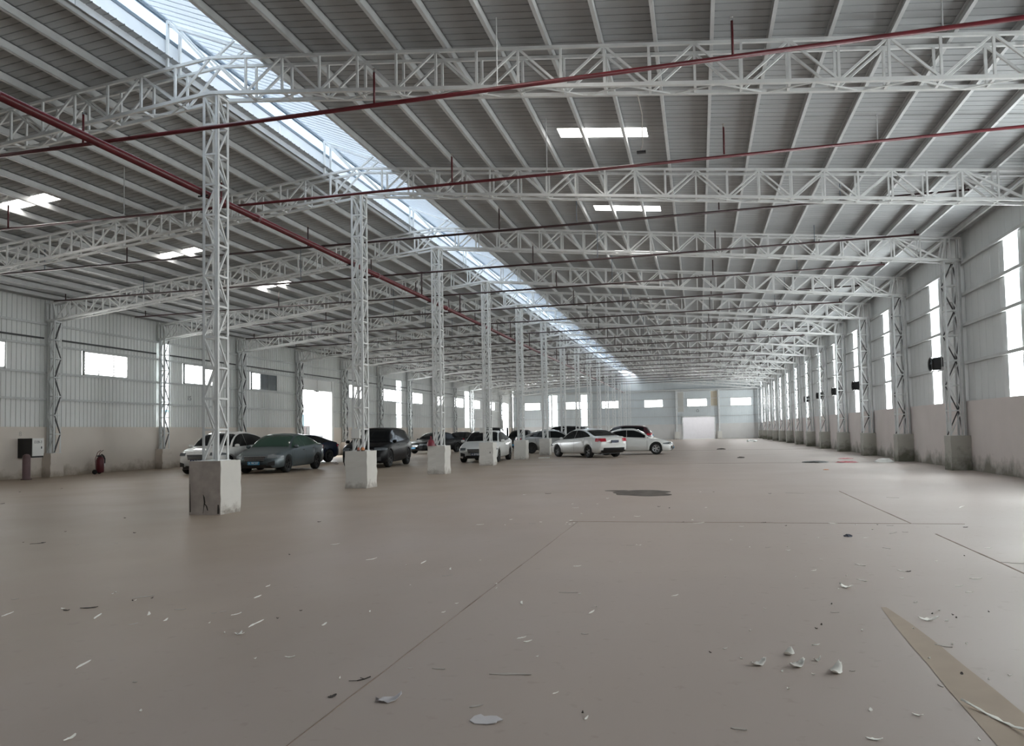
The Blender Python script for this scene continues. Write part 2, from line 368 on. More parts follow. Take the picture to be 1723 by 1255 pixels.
# dark cable tray carried above the left windows, one run per bay
for k, (ya, yb) in enumerate(zip(FR, FR[1:])):
    if ya < 18 or ya > 86: continue
    mb = MB(); mb.box(XL+0.01, XL+0.05, ya+0.45, yb-0.3, 5.20, 5.26); mb.build('cable_tray', M['black'], wall_l)
text('wall_number', '15', 0.30, wall_l, (XL+0.0, 32.26, 3.28), (math.pi/2, 0, math.pi/2), M['ink'])
text('wall_mark', '8', 0.24, wall_l, (XL+0.004, 23.0, 1.62), (math.pi/2, 0, math.pi/2), M['dim'])
# end wall
DOOR = (-1.96, 1.92, 0.0, 2.78)
wall_b = put('wall_back', None, kind='structure')
M['plinth_e'] = stained('pale_plaster_end', (0.60, 0.59, 0.58), (0.38, 0.37, 0.35), 0.0, 0.4, 0.4, 1.2)
for a, b in ((XL, DOOR[0]), (DOOR[1], XW)):
    mb = MB(); mb.box(a, b, YE, YE+0.25, 0, 1.95); mb.build('plinth', M['plinth_e'], wall_b)
YEL = [(1.56, 2.36, 4.2, 6.05), (-2.6, -1.85, 3.5, 6.05)]
op = [(a, b, 4.15, 5.12) for a, b in LOUV_E] + [(a, b, 1.95, 6.0) for a, b in STRIP_E] + [(DOOR[0], DOOR[1], 1.95, 2.78)] + YEL
def gable(x): return 9.35 if -10.3 < x < -7.2 else deck_z(x)+0.08
place_wall(wall_b, ('y+', YE+0.10), split(XL, XW, 1.95, 7, op, 1.0, gable), M['clad_end'])
for a, b in STRIP_E:
    mb = MB(); mb.box(a, b, YE+0.105, YE+0.115, 1.95, 6.0); mb.build('strip_window', M['strip_pane'], wall_b)
    daylight(((a+b)/2, YE+0.24, 4.0), (b-a, 4.05), (0, -1, 0))
for a, b, c, d in YEL:
    mb = MB(); mb.box(a, b, YE+0.105, YE+0.115, c, d); mb.build('yellowed_sheet' if a > 0 else 'pale_sheet', M['yellow_pane' if a > 0 else 'pale_pane'], wall_b)
    daylight(((a+b)/2, YE+0.24, (c+d)/2), (b-a, d-c), (0, -1, 0))
for z in (6.1, 5.16, 4.12, 2.93):
    mb = MB(); mb.box(XL, XW, YE-0.02, YE+0.08, z-0.035, z+0.035); mb.build('girt', M['girt'], wall_b)
mb = MB(); mb.box(XL, XW, YE-0.35, YE, 6.2, 6.36); mb.build('tie_beam', M['girt'], wall_b)
# gable posts
for x in (-2.75, 2.55, -13.6, -18.9):
    mb = MB(); mb.box(x-0.09, x+0.09, YE-0.22, YE-0.02, 1.0 if x in (-2.75,) else 0.9, 6.2); mb.build('gable_post', M['steel_wall'], wall_b)
    mb = MB(); mb.box(x-0.28, x+0.28, YE-0.5, YE, 0, 0.95); mb.build('gable_post_base', M['ped_c'], wall_b)
text('wall_pictogram', '\u2302', 0.5, wall_b, (-0.1, YE-0.03, 3.6), (math.pi/2, 0, 0), M['ink'])
# rear wall behind the viewer
wall_f = put('wall_front', None, kind='structure')
mb = MB(); mb.box(XL, XW, YR-0.25, YR, 0, 1.95); mb.build('plinth', M['plinth_e'], wall_f)
place_wall(wall_f, ('y-', YR-0.10), split(XL, XW, 1.95, 7, [], 1.0, gable), M['clad'])

# ---- windows with louvre blades
def louvre(name, plane, a, b, z0, z1, panes, fine, dark=0):
    """frame, mullions and tilted blades; local X along the wall, -Y into the hall"""
    W_, H_ = b-a, z1-z0
    if plane == 'L': root = put(name, None, None, (XL-0.03, a, z0), (0, 0, math.pi/2), kind='structure')
    else: root = put(name, None, None, (a, YE+0.03, z0), (0, 0, 0), kind='structure')
    f = MB(); t = 0.05
    f.box(0, W_, -0.03, 0.06, 0, t); f.box(0, W_, -0.03, 0.06, H_-t, H_); f.box(0, t, -0.03, 0.06, 0, H_); f.box(W_-t, W_, -0.03, 0.06, 0, H_)
    f.build('window_frame', M['girt'], root)
    for i in range(1, panes):
        g = MB(); x = W_*i/panes; g.box(x-0.02, x+0.02, -0.02, 0.05, t, H_-t); g.build('mullion', M['girt'], root)
    nb = 7; bl = MB(); bw = W_-2*t
    sh = MB(); sh.bar((0, 0.035, -0.02), (bw, -0.005, -0.02) if 0 else (bw, 0.035, -0.02), 0.075, 0.006, up=(0, 0.5, 1)); me = sh.mesh('louvre_blade', M['lv'])
    for i in range(nb):
        z = t + (H_-2*t)*(i+0.5)/nb
        if fine: put('louvre_blade', me, root, (t, 0.0, z))
        else: bl.bar((t, 0.035, z), (W_-t, 0.035, z), 0.075, 0.006, up=(0, 0.5, 1))
    if not fine: o = bl.build('louvre_blades', M['lv'], root, kind='stuff')
    if dark:
        g = MB(); g.box(W_*0.36, W_-t, 0.0, 0.012, t, H_-t); g.build('window_pane', M['dark_pane'], root)
    return root
M['lv'] = mat('white_louvre_blade', (0.75, 0.75, 0.74), 0.4)
M['dark_pane'] = mat('dark_blue_grey_window_glass', (0.09, 0.11, 0.12), 0.2, noise=0.4, nscale=2.0)
wi = 0
for a, b in LOUV_L:
    wi += 1; dk = 1 if abs(a-37.46) < 0.1 else 0
    louvre('window_%d' % wi, 'L', a, b, 3.97, 4.95, 3, 19 < a < 42, dk)
    daylight((XL-0.26, (a+b)/2, 4.46), (b-a, 0.98), (1, 0, 0), DAY*(0.2 if dk else 0.9))
for a, b in LOUV_E:
    wi += 1
    louvre('window_%d' % wi, 'E', a, b, 4.15, 5.12, 3, False)
    daylight(((a+b)/2, YE+0.28, 4.63), (b-a, 0.97), (0, -1, 0))
# ---- door 1: the open vehicle gate in the left wall
d1 = put('door_1', None, None, (XL, 42.83, 0), (0, 0, math.pi/2), kind='structure')   # local x along wall
mb = MB(); mb.box(-0.16, 0, -0.06, 0.25, 0, 4.98); mb.build('door_jamb', M['clad'], d1)
mb = MB(); mb.box(3.79, 4.05, -0.06, 0.25, 0, 4.98); mb.build('door_jamb', M['clad'], d1)
for i in range(2):
    mb = MB(); mb.box(0.02+1.9*i, 1.87+1.9*i, -0.03, 0.03, 4.27, 4.95); mb.build('header_panel', M['clad'], d1)
mb = MB(); mb.box(0, 3.79, -0.05, 0.05, 4.95, 5.02); mb.build('header_beam', M['girt'], d1)
mb = MB(); mb.path([(1.9, 0.05, 4.9), (1.9, 0.05, 4.1)], 0.02); mb.tube((1.65, 0.05, 4.22), (2.2, 0.05, 4.22), 0.03); mb.build('gate_hoist', M['black'], d1)
# yard building beyond the gate
yb = thing('yard_building', 'bright white building with pale blue edge beyond the open left gate', 'building', (-34, 60, 0))
mb = MB(); mb.box(-6, 0, -22, 22, 0, 3.15); mb.build('wall', mat('white_render', (0.8, 0.8, 0.8), 0.7), yb)
mb = MB(); mb.box(0.0, 0.06, -3, 1.0, 2.1, 3.1); mb.build('blue_panel', mat('pale_blue_panel', (0.25, 0.55, 0.68), 0.6), yb)
mb = MB(); mb.box(0.0, 0.08, -22, 22, 3.1, 3.22); mb.build('blue_fascia', mat('blue_fascia_paint', (0.2, 0.5, 0.65), 0.6), yb)
db = thing('utility_cabinet', 'dark brown cabinet standing outside at the left edge of the gate', 'cabinet', (-29, 51.3, 0))
mb = MB(); mb.box(-0.4, 0.4, -0.6, 0.6, 0.12, 2.1); mb.build('housing', mat('dark_brown_enamel', (0.05, 0.035, 0.035), 0.5), db)
mb = MB(); mb.box(-0.35, 0.35, -0.55, 0.55, 0.0, 0.12); mb.build('plinth', M['dim'], db)
mb = MB(); mb.box(0.4, 0.415, 0.02, 0.55, 0.2, 2.0); mb.build('cabinet_door', M['black'], db)
# ---- door 3: second gate far along the left wall, with a leaning leaf
d3 = put('door_3', None, None, (XL, 91.0, 0), (0, 0, math.pi/2), kind='structure')
mb = MB(); mb.box(-0.15, 0, -0.06, 0.25, 0, 5.1); mb.build('door_jamb', M['girt'], d3)
mb = MB(); mb.box(3.5, 3.65, -0.06, 0.25, 0, 5.1); mb.build('door_jamb', M['girt'], d3)
mb = MB(); mb.box(-0.15, 3.65, -0.06, 0.1, 5.0, 5.12); mb.build('header_beam', M['girt'], d3)
mb = MB(); mb.box(0.1, 2.2, 0.3, 0.36, 0, 2.9); mb.build('door_leaf', M['clad'], d3)
# ---- door 2: doorway in the end wall, leading to a pale passage
d2 = put('door_2', None, None, (DOOR[0], YE, 0), (0, 0, 0), kind='structure')
for x in (-0.14, 3.88):
    mb = MB(); mb.box(x, x+0.14, -0.05, 0.3, 0, 2.9); mb.build('door_jamb', M['steel_wall'], d2)
mb = MB(); mb.box(-0.14, 4.02, -0.05, 0.3, 2.78, 2.92); mb.build('lintel', M['steel_wall'], d2)
M['pass'] = mat('pale_passage_paint', (0.62, 0.62, 0.65), 0.7, noise=0.05)
mb = MB(); mb.box(-1.5, 6.5, 6.0, 6.2, -0.02, 3.6); mb.box(-1.5, -1.3, 0.3, 6.0, -0.02, 3.6); mb.box(6.3, 6.5, 0.3, 6.0, -0.02, 3.6); mb.box(-1.5, 6.5, 0.3, 6.2, 3.3, 3.4); mb.build('passage_wall', M['pass'], d2)
daylight((0.5, YE+3.2, 3.27), (6.5, 5.0), (0, 0, -1), 0.9)  # lamp added inside the roofed passage to brighten it; no opening here
# ---- roof
roof = put('ceiling', None, kind='structure')
def roof_side(sign, x_top, x_eave, rl):
    ang = math.atan(0.0915 if sign > 0 else 0.115); L = abs(x_eave-x_top)/math.cos(ang)
    o = [(y-0.26, y+0.26, rl[0], rl[1]) for y in RL_Y]
    for a, s0, w_, h_ in split(YR-0.2, YE+0.2, 0, L, o, 1.0):
        me = sheet_mesh(w_, h_, M['deck'], 0.2, 0.020)
        xs = x_top + sign*s0*math.cos(ang)
        # local x -> world y, local z -> down slope, ribs (-Y local) -> down
        down = Vector((sign*math.cos(ang), 0, -math.sin(ang))); yv = Vector((0, 1, 0)) if sign < 0 else Vector((0, -1, 0))
        nrm = down.cross(yv)     # local y
        ob = put('roof_sheet', me, roof)
        mt = Matrix((yv, nrm, down)).transposed().to_4x4()
        mt.translation = Vector((xs, a if sign < 0 else a+w_, deck_z(x_top)-math.sin(ang)*s0))
        ob.matrix_world = mt
    for a, b, c, d in o:
        x0, x1 = x_top+sign*c*math.cos(ang), x_top+sign*d*math.cos(ang)
        z0, z1 = deck_z(x_top)-math.sin(ang)*c, deck_z(x_top)-math.sin(ang)*d
        mb = MB(); mb.add([(x0, a, z0), (x1, a, z1), (x1, b, z1), (x0, b, z0)], [(0, 1, 2, 3)]); mb.build('rooflight_sheet', M['roof_pane' if a < 29 else 'roof_pane_old'], roof)
        daylight(((x0+x1)/2, (a+b)/2, (z0+z1)/2+0.15), (abs(x1-x0), b-a), (0, 0, -1), DAY)
roof_side(1, -7.76, XW+0.3, (4.90, 6.86))
roof_side(-1, -9.42, XL-0.3, (6.80, 8.24))
# purlins: cold-formed C sections along the whole hall, carried on the trusses
def purlin(x, zt=None, h=0.16, w=0.052):
    zt = top_z(x)+0.04 if zt is None else zt
    mb = MB(); mb.box(x-0.006, x+0.006, YR, YE, zt, zt+h-0.01)
    mb.box(x-w, x+0.006, YR, YE, zt-0.006, zt+0.006); mb.box(x-w, x+0.006, YR, YE, zt+h-0.022, zt+h-0.01)
    mb.box(x-w, x-w+0.006, YR, YE, zt, zt+0.025)
    mb.build('purlin', M['purlin'], roof)
for k in range(0, 18): purlin(-7.61+0.889*k if k else -7.68)
for k in range(0, 17): purlin(-9.66-0.865*k)
# ridge glazing: frosted sheets leaning from the raised rail down to the first purlin
for i in range(int((YE-YR)/1.0)):
    y0 = YR+i*1.0; ang = math.atan2(9.20-8.44, 9.60-7.70); L = math.hypot(9.20-8.44, 9.60-7.70)
    me = sheet_mesh(1.0, L, M['ridge_pane'], 0.25, 0.02)
    down = Vector((math.cos(ang), 0, -math.sin(ang))); yv = Vector((0, -1, 0)); mt = Matrix((yv, down.cross(yv), down)).transposed().to_4x4()
    mt.translation = Vector((-9.60, y0+1.0, 9.22)); o = put('ridge_sheet', me, roof); o.matrix_world = mt
    if i % 6 == 0:
        n_ = min(6.0, YE-y0)
        daylight((-8.7, y0+n_/2, 9.62), (2.3, n_), (0.38, 0, -1), DAY)
for a, b in [(YR+6*i, min(YR+6*i+6, YE)) for i in range(18)]:
    if b-a < 0.1: continue
    mb = MB(); mb.box(-9.60, -9.59, a, b, 8.86, 9.18); mb.build('upstand_glazing', M['ridge_side'], roof)
    mb = MB(); mb.box(-9.60, -9.55, a, b, 8.80, 8.87); mb.build('ridge_gutter', M['gutter'], roof)
    mb = MB(); mb.box(-9.575, -9.56, a+0.01, b, 8.30, 8.80); mb.build('flashing_sheet', M['flash'], roof)
    mb = MB(); mb.box(-9.62, -9.56, a, b, 9.16, 9.235); mb.build('ridge_rail', M['gutter'], roof)
# ================================================================ TRUSSES AND COLUMNS
PL = 0.17          # half distance between the two planes of a box truss / lattice column
ORD = ['nearest', 'second', 'third', 'fourth', 'fifth', 'sixth', 'seventh', 'eighth', 'ninth', 'tenth', 'eleventh', 'twelfth', 'thirteenth', 'fourteenth', 'fifteenth', 'sixteenth', 'seventeenth', 'eighteenth', 'nineteenth', 'twentieth']
def truss_nodes(side):
    xe = 7.42 if side > 0 else -23.95
    n = 11 if side > 0 else 10
    tops = [XC + side*1.45*k for k in range(n+1)]
    tops = [x for x in tops if abs(x-XC) < abs(xe-XC)-0.3] + [xe]
    return tops
def build_truss(side, fine, y, label, group, lod=0):
    root = thing('roof_truss', label, 'truss', (0, y, 0), 0, group)
    m = M['steel']; tops = truss_nodes(side); xe = tops[-1]; xin = XC + side*0.0
    xw_ = (XW-0.02) if side > 0 else (XL+0.02)
    for p in (-PL, PL):
        b = MB(); b.bar((xin, p, top_z(XC+side*0.01)), (xw_, p, top_z(xw_)), 0.05); b.build('top_chord', m, root)
        b = MB(); b.bar((xin, p, top_z(XC+side*0.01)-DEPTH), (xe, p, top_z(xe)-DEPTH), 0.06); b.build('bottom_chord', m, root)
    slope = (-0.0915 if side > 0 else -0.115)
    sx = side*0.725
    post = MB(); post.bar((0, 0, -DEPTH), (0, 0, 0), 0.038, 0.038)
    dn = MB(); dn.bar((0, 0, 0), (sx, 0, slope*0.725-DEPTH), 0.036, 0.036, up=(0, 1, 0))
    upd = MB(); upd.bar((0, 0, -DEPTH), (sx, 0, slope*0.725), 0.036, 0.036, up=(0, 1, 0))
    tie = MB(); tie.bar((0, -PL, -DEPTH), (0, PL, -DEPTH), 0.04)
    key = 'T%d' % side
    if key not in _cache: _cache[key] = tuple(q.mesh(n, m) for q, n in ((post, 'web_post'), (dn, 'web_diagonal'), (upd, 'web_diagonal'), (tie, 'cross_tie')))
    me = _cache[key]; allv = MB()
    def place(i, x, z, p):
        if fine: put(('web_post', 'web_diagonal', 'web_diagonal', 'cross_tie')[i], me[i], root, (x, p, z))
        else:
            s = (post, dn, upd, tie)[i]; allv.add([(v[0]+x, v[1]+p, v[2]+z) for v in s.v], s.f)
    for k, x in enumerate(tops):
        for p in (-PL, PL):
            if k: place(0, x, top_z(x), p)
            if k < len(tops)-1 and abs(tops[k+1]-x) > 1.3:
                xm = x+sx; place(0, xm, top_z(xm), p)
                place(1, x, top_z(x if k else XC+side*0.01), p)
                place(2, xm, top_z(xm), p)
        place(3, x, top_z(x), 0)
        if k < len(tops)-1 and abs(tops[k+1]-x) > 1.3: place(3, x+sx, top_z(x+sx), 0)
    # last short panel over the wall column
    b = MB(); x = tops[-2]
    for p in (-PL, PL):
        b.bar((x, p, top_z(x)), (xe-side*0.2, p, top_z(xe)-DEPTH), 0.045); b.bar((xw_-side*0.03, p, top_z(xw_)), (xw_-side*0.03, p, top_z(xw_)-DEPTH), 0.06)
        b.bar((xe-side*0.24, p, top_z(xe)-DEPTH), (xe-side*0.1, p, top_z(xe)), 0.045)
    b.bar((xw_-side*0.03, -PL, top_z(xw_)-DEPTH), (xw_-side*0.03, PL, top_z(xw_)-DEPTH), 0.05); b.bar((xe, -PL, top_z(xe)-DEPTH), (xw_-side*0.03, -PL, top_z(xe)-DEPTH), 0.06)
    b.build('end_panel', m, root)
    # zigzag lacing between the two bottom chords
    b = MB(); x = XC+side*0.36; s = 1
    while abs(x-XC) < abs(xe-XC)-0.8:
        x2 = x+sx; b.bar((x, -PL*s, top_z(x)-DEPTH-0.02), (x2, PL*s, top_z(x2)-DEPTH-0.02), 0.022); x = x2; s = -s
    b.build('bottom_lacing', m, root)
    if not fine: allv.build('web', m, root, kind='stuff')
    if side < 0:      # frame that lifts the ridge glazing
        for p in (-PL, PL):
            b = MB(); b.bar((-9.50, p, 8.20), (-9.50, p, 9.14), 0.045); b.build('ridge_post', m, root)
            b = MB(); b.bar((-9.50, p, 9.14), (-8.68, p, 8.25), 0.04, up=(0, 1, 0)); b.build('ridge_brace', m, root)
        b = MB(); b.bar((-9.50, -PL, 9.13), (-9.50, PL, 9.13), 0.04); b.bar((-9.62, 0, 9.17), (-7.75, 0, 8.40), 0.05); b.build('ridge_rafter', m, root)
    else:
        for p in (-PL, PL):
            b = MB(); b.bar((-8.50, p, 8.32), (-8.12, p, 8.60), 0.04, up=(0, 1, 0)); b.build('ridge_strut', m, root)
    return root
def build_column(kind, fine, y, label, group):
    cx, z0, w_ = {'c': (XC, 0.95, 0.155), 'r': (7.40, 1.01, 0.18), 'l': (-23.93, 0.89, 0.15)}[kind]
    z1 = {'c': top_z(XC)-DEPTH, 'r': top_z(7.42)-DEPTH, 'l': top_z(-23.93)-DEPTH}[kind]-0.02
    root = thing('lattice_column', label, 'column', (cx, y, z0), 0, group)
    m = M['steel'] if kind == 'c' else M['steel_wall']; H = z1-z0; s = w_; d = PL
    for a in (-1, 1):
        for c in (-1, 1):
            b = MB(); x, yy = a*s, c*d
            b.box(min(x, x-a*0.055), max(x, x-a*0.055), yy-0.004 if c > 0 else yy-0.0, yy if c > 0 else yy+0.004, 0.01, H)
            b.box(x-0.004 if a > 0 else x, x if a > 0 else x+0.004, min(yy, yy-c*0.055), max(yy, yy-c*0.055), 0.01, H); b.build('leg', m, root)
    n = 12 if kind == 'c' else 7; ph = H/n
    hx = MB(); hx.bar((-s+.01, 0, 0), (s-.01, 0, 0), 0.035, 0.035); hy = MB(); hy.bar((0, -d+.01, 0), (0, d-.01, 0), 0.035, 0.035)
    dx = MB(); dx.bar((-s+.02, 0, 0), (s-.02, 0, ph), 0.028, 0.028, up=(0, 1, 0)); dx2 = MB(); dx2.bar((s-.02, 0, 0), (-s+.02, 0, ph), 0.028, 0.028, up=(0, 1, 0))
    dy = MB(); dy.bar((0, -d+.02, 0), (0, d-.02, ph), 0.028, 0.028, up=(1, 0, 0)); dy2 = MB(); dy2.bar((0, d-.02, 0), (0, -d+.02, ph), 0.028, 0.028, up=(1, 0, 0))
    key = 'C'+kind; parts = (hx, hy, dx, dx2, dy, dy2); nm = ('cross_bar', 'cross_bar', 'lacing_bar', 'lacing_bar', 'lacing_bar', 'lacing_bar')
    if key not in _cache: _cache[key] = tuple(q.mesh(a, m) for q, a in zip(parts, nm))
    if kind != 'c' and key+'d' not in _cache: _cache[key+'d'] = tuple(q.mesh(a, M['shaded_steel']) for q, a in zip(parts, nm))
    me = _cache[key]; allv = MB(); darkv = MB(); dme = _cache.get(key+'d')
    def place(i, x, yy, z):
        dark = kind != 'c' and i > 1 and (yy > 0.01 or (x > 0.01 if kind == 'r' else abs(x) > 0.01))   # far-side lacing darkened: its shade is put into the colour
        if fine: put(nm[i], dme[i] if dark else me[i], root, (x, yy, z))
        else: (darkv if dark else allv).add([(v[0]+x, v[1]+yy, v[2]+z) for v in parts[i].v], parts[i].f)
    for k in range(n+1):
        z = 0.03 + ph*k if k == 0 else min(ph*k, H-0.03)
        for c in (-1, 1):
            if k: place(0, 0, c*(d-0.015), z); place(1, c*(s-0.015), 0, z)
        if k < n:
            z = ph*k
            for c in (-1, 1):
                place(2 + (k % 2), 0, c*(d-0.012), z); place(4 + (k % 2), c*(s-0.012), 0, z)
    if not fine:
        allv.build('lacing', m, root, kind='stuff')
        if darkv.v: darkv.build('shaded_lacing', M['shaded_steel'], root, kind='stuff')
    b = MB(); b.box(-s-0.02, s+0.02, -d-0.02, d+0.02, 0, 0.012); b.build('base_plate', m, root)
    b = MB(); b.box(-s-0.02, s+0.02, -d-0.02, d+0.02, H-0.012, H); b.build('cap_plate', m, root)
    if kind != 'c':   # plain post standing against the wall
        b = MB(); x = (XW-0.05-cx) if kind == 'r' else (XL+0.05-cx); b.box(x-0.03, x+0.03, -0.05, 0.05, 0, H+DEPTH); b.build('wall_post', m, root)
    return root
def rounded_block(w_, d_, h_, m, seed, chip=0.012):
    rr = random.Random(seed); b = MB(); n = 7; rows = []
    for k in range(n+1):
        z = h_*k/n; r = []
        for (sx, sy, ax) in ((-1, -1, 0), (0, -1, 1), (1, -1, 0), (1, 0, 2), (1, 1, 0), (0, 1, 1), (-1, 1, 0), (-1, 0, 2)):
            j = rr.uniform(-chip, chip) if (k < n and ax == 0) else rr.uniform(-0.002, 0.002)
            if k == 0: j -= chip*0.6*rr.random()
            r.append((sx*w_/2 + (j if sx else 0), sy*d_/2 + (j if sy else 0), z))
        rows.append(r)
    vs = [p for r in rows for p in r]; fs = []
    for k in range(n):
        for i in range(8): j = (i+1) % 8; fs.append((k*8+i, k*8+j, (k+1)*8+j, (k+1)*8+i))
    fs.append(tuple(range(n*8, n*8+8))); fs.append(tuple(range(7, -1, -1))); b.add(vs, fs); return b
def crack(pts, y, parent, m, w_=0.012):
    b = MB()
    for (x0, z0, a), (x1, z1, c) in zip(pts, pts[1:]): b.add([(x0-a, y, z0), (x0+a, y, z0), (x1+c, y, z1), (x1-c, y, z1)], [(0, 1, 2, 3)])
    return b.build('chipped_patch', m, parent)
DARKC = mat('dark_bare_concrete', (0.05, 0.042, 0.036), 0.9, noise=0.3, nscale=12)
for k, y in enumerate(FR):
    vis = k-3                        # 0 = first frame in view
    near = 0 <= vis <= 3
    if vis >= 0:
        o = ORD[min(vis, 14)]
        tl = '%s white box truss from the camera, %s half over the %s' % (o, '%s', '%s')
        build_truss(1, near, y, tl % ('right', 'open floor'), 'box trusses over the right bay')
        build_truss(-1, near, y, tl % ('left', 'parked cars side'), 'box trusses over the left bay')
        build_column('c', vis <= 2, y, {0: 'nearest white lattice column in the middle row, closest to the camera'}.get(vis, '%s white lattice column of the middle row, counted from the camera' % o), 'middle row of lattice columns')
        if vis >= 2:
            oo = ORD[vis-2]
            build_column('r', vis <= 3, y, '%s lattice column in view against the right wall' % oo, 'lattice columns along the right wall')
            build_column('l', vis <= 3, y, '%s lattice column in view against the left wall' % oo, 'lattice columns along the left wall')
    # pedestals
    if vis >= 0:
        pt = thing('column_pedestal', {0: 'nearest whitewashed block pedestal, with a black scar on its front face', 1: 'second whitewashed pedestal of the middle row, orange lamps on its top', 2: 'third pedestal of the middle row, carrying the red helmet', 3: 'fourth pedestal of the middle row, in front of the white sedan seen from the front', 4: 'fifth pedestal of the middle row, left of the white sedan with red tail lamps'}.get(vis, '%s block pedestal of the middle row, far down the hall' % ORD[vis]), 'pedestal', (XC, y, 0), 0, 'middle row pedestals')
        rounded_block(0.60, 0.60, 0.95, M['ped_c'], k).build('block', M['ped_c'], pt)
        if vis == 0:
            b = MB(); b.box(-0.312, 0.310, -0.3150, -0.3125, 0.0, 0.948); b.build('bare_render_face', mat('grubby_bare_render', (0.43, 0.37, 0.33), 0.85, noise=0.25, nscale=5), pt)
            crack([(-0.03, 0.36, 0.004), (-0.012, 0.31, 0.014), (0.0, 0.22, 0.016), (-0.02, 0.12, 0.006), (-0.03, 0.03, 0.004)], -0.3156, pt, DARKC)
            crack([(0.0, 0.2, 0.01), (0.04, 0.15, 0.014), (0.06, 0.08, 0.01)], -0.3156, pt, DARKC)
            crack([(-0.292, 0.55, 0.004), (-0.288, 0.3, 0.009), (-0.286, 0.05, 0.012)], -0.3156, pt, DARKC)
            crack([(0.27, 0.18, 0.012), (0.275, 0.1, 0.022), (0.272, 0.02, 0.022)], -0.3156, pt, DARKC)
            for i in range(7):
                b = MB(); yy = -0.25+0.065*i; h_ = 0.02+0.035*R.random(); b.box(0.3135, 0.3150, yy, yy+0.03+0.02*R.random(), 0.01+0.04*R.random(), 0.03+h_); b.build('chipped_patch', M['dim'], pt)
        if vis == 3:
            b = MB(); b.box(0.16, 0.19, -0.3150, -0.3138, 0.5, 0.57); b.build('chipped_patch', DARKC, pt)
    if vis >= 2:
        oo = ORD[vis-2]
        pr = thing('column_pedestal', '%s mossy concrete pedestal in view along the right wall' % oo, 'pedestal', (7.19+0.277, y, 0), 0, 'right wall pedestals')
        rounded_block(0.552, 0.60, 1.01, M['ped_r'], k+40).build('block', M['ped_r'], pr)
        pl = thing('column_pedestal', '%s plastered pedestal in view along the left wall' % oo, 'pedestal', (-23.77-0.19, y, 0), 0, 'left wall pedestals')
        rounded_block(0.38, 0.60, 0.89, M['plinth_l'], k+80).build('block', M['plinth_l'], pl)
# ================================================================ SPRINKLER PIPES
main = thing('main_pipe', 'thick dark red fire main running the length of the hall beside the middle columns', 'pipe', (-8.905, 0, 5.915))
b = MB(); b.tube((0, YR, 0), (0, 93, 0), 0.065, 14); b.build('pipe_run', M['pipe'], main, smooth=True)
for y in [2.0+6*k for k in range(15)]:
    b = MB(); b.tube((0, y-0.06, 0), (0, y+0.06, 0), 0.082, 14); b.build('coupling', M['pipe'], main, smooth=True)
for k in range(15):
    b = MB(); y = 12.23+6*k; b.bar((-0.07, y, -0.08), (0.135, y, -0.08), 0.025); b.build('bracket', M['black'], main)
PY = [11.4, 15.4, 19.35, 23.55, 27.65, 31.6, 35.6, 39.8] + [43.8+4.0*k for k in range(12)]
for k, y in enumerate(PY):
    o = ORD[k]
    lab = '%s thin red sprinkler pipe crossing the hall, counted from the camera' % o
    pz = lambda x: (6.88+(0.015*x if x < 0 else 0.004*x)) if k else 6.90+0.022*x
    br = thing('sprinkler_pipe', lab, 'pipe', (0, y, 0), 0, 'sprinkler pipes')
    xe = 6.45 if k else 5.6; xl = -23.3
    b = MB(); b.tube((xl, 0, pz(xl)), (xe, 0, pz(xe)), 0.036 if k < 1 else 0.030, 10); b.build('pipe_run', M['pipe'] if k < 2 else M['pipe_shaded'], br, smooth=True)
    for x in () if k > 10 else (-22.8, -16.6, -10.7, -5.1, 0.65, 6.35):
        if x > xe: continue
        zt = min(pz(x)+0.55, deck_z(x)-0.12)
        b = MB(); b.tube((x, 0, pz(x)), (x, 0, zt), 0.019, 8); b.build('riser', M['pipe'] if k < 2 else M['pipe_shaded'], br, smooth=True)
        b = MB(); b.lathe([(0.0, 0), (0.02, 0), (0.02, 0.02), (0.008, 0.03), (0.008, 0.055), (0.026, 0.06), (0.026, 0.066), (0, 0.066)], n=8); b.build('sprinkler_head', M['dim'] if k else M['chrome'], br, loc=(x, 0, zt))
    for x in (-19.5, -13.3, -3.0, 3.55):
        b = MB(); b.tube((x, 0.0, pz(x)), (x, 0.0, deck_z(x)-0.02), 0.011, 6); b.build('hanger_rod', M['girt'] if k < 2 else M['gutter'], br)
    # riser that links the branch to the main
    if k < 3: continue
    b = MB(); b.tube((-8.905, 0, 5.983), (-8.905, 0, pz(-8.905)), 0.025, 8); b.build('link_pipe', M['pipe_shaded'], br, smooth=True)
# hanging cable with a plug
cb = thing('hanging_cable', 'thin grey cable with a black plug hanging below the nearest truss', 'cable', (-0.85, 13.2, 0))
b = MB(); b.path([(0.0, -0.8, 6.93), (0.02, -0.1, 6.9), (0.0, 0.1, 6.6), (0.01, 0.12, 6.45), (-0.03, 0.1, 6.34), (-0.06, 0.1, 6.31)], 0.008, 6); b.build('cable', M['dim'], cb)
b = MB(); b.box(-0.10, 0.06, 0.07, 0.13, 6.28, 6.32); b.build('plug', M['black'], cb)
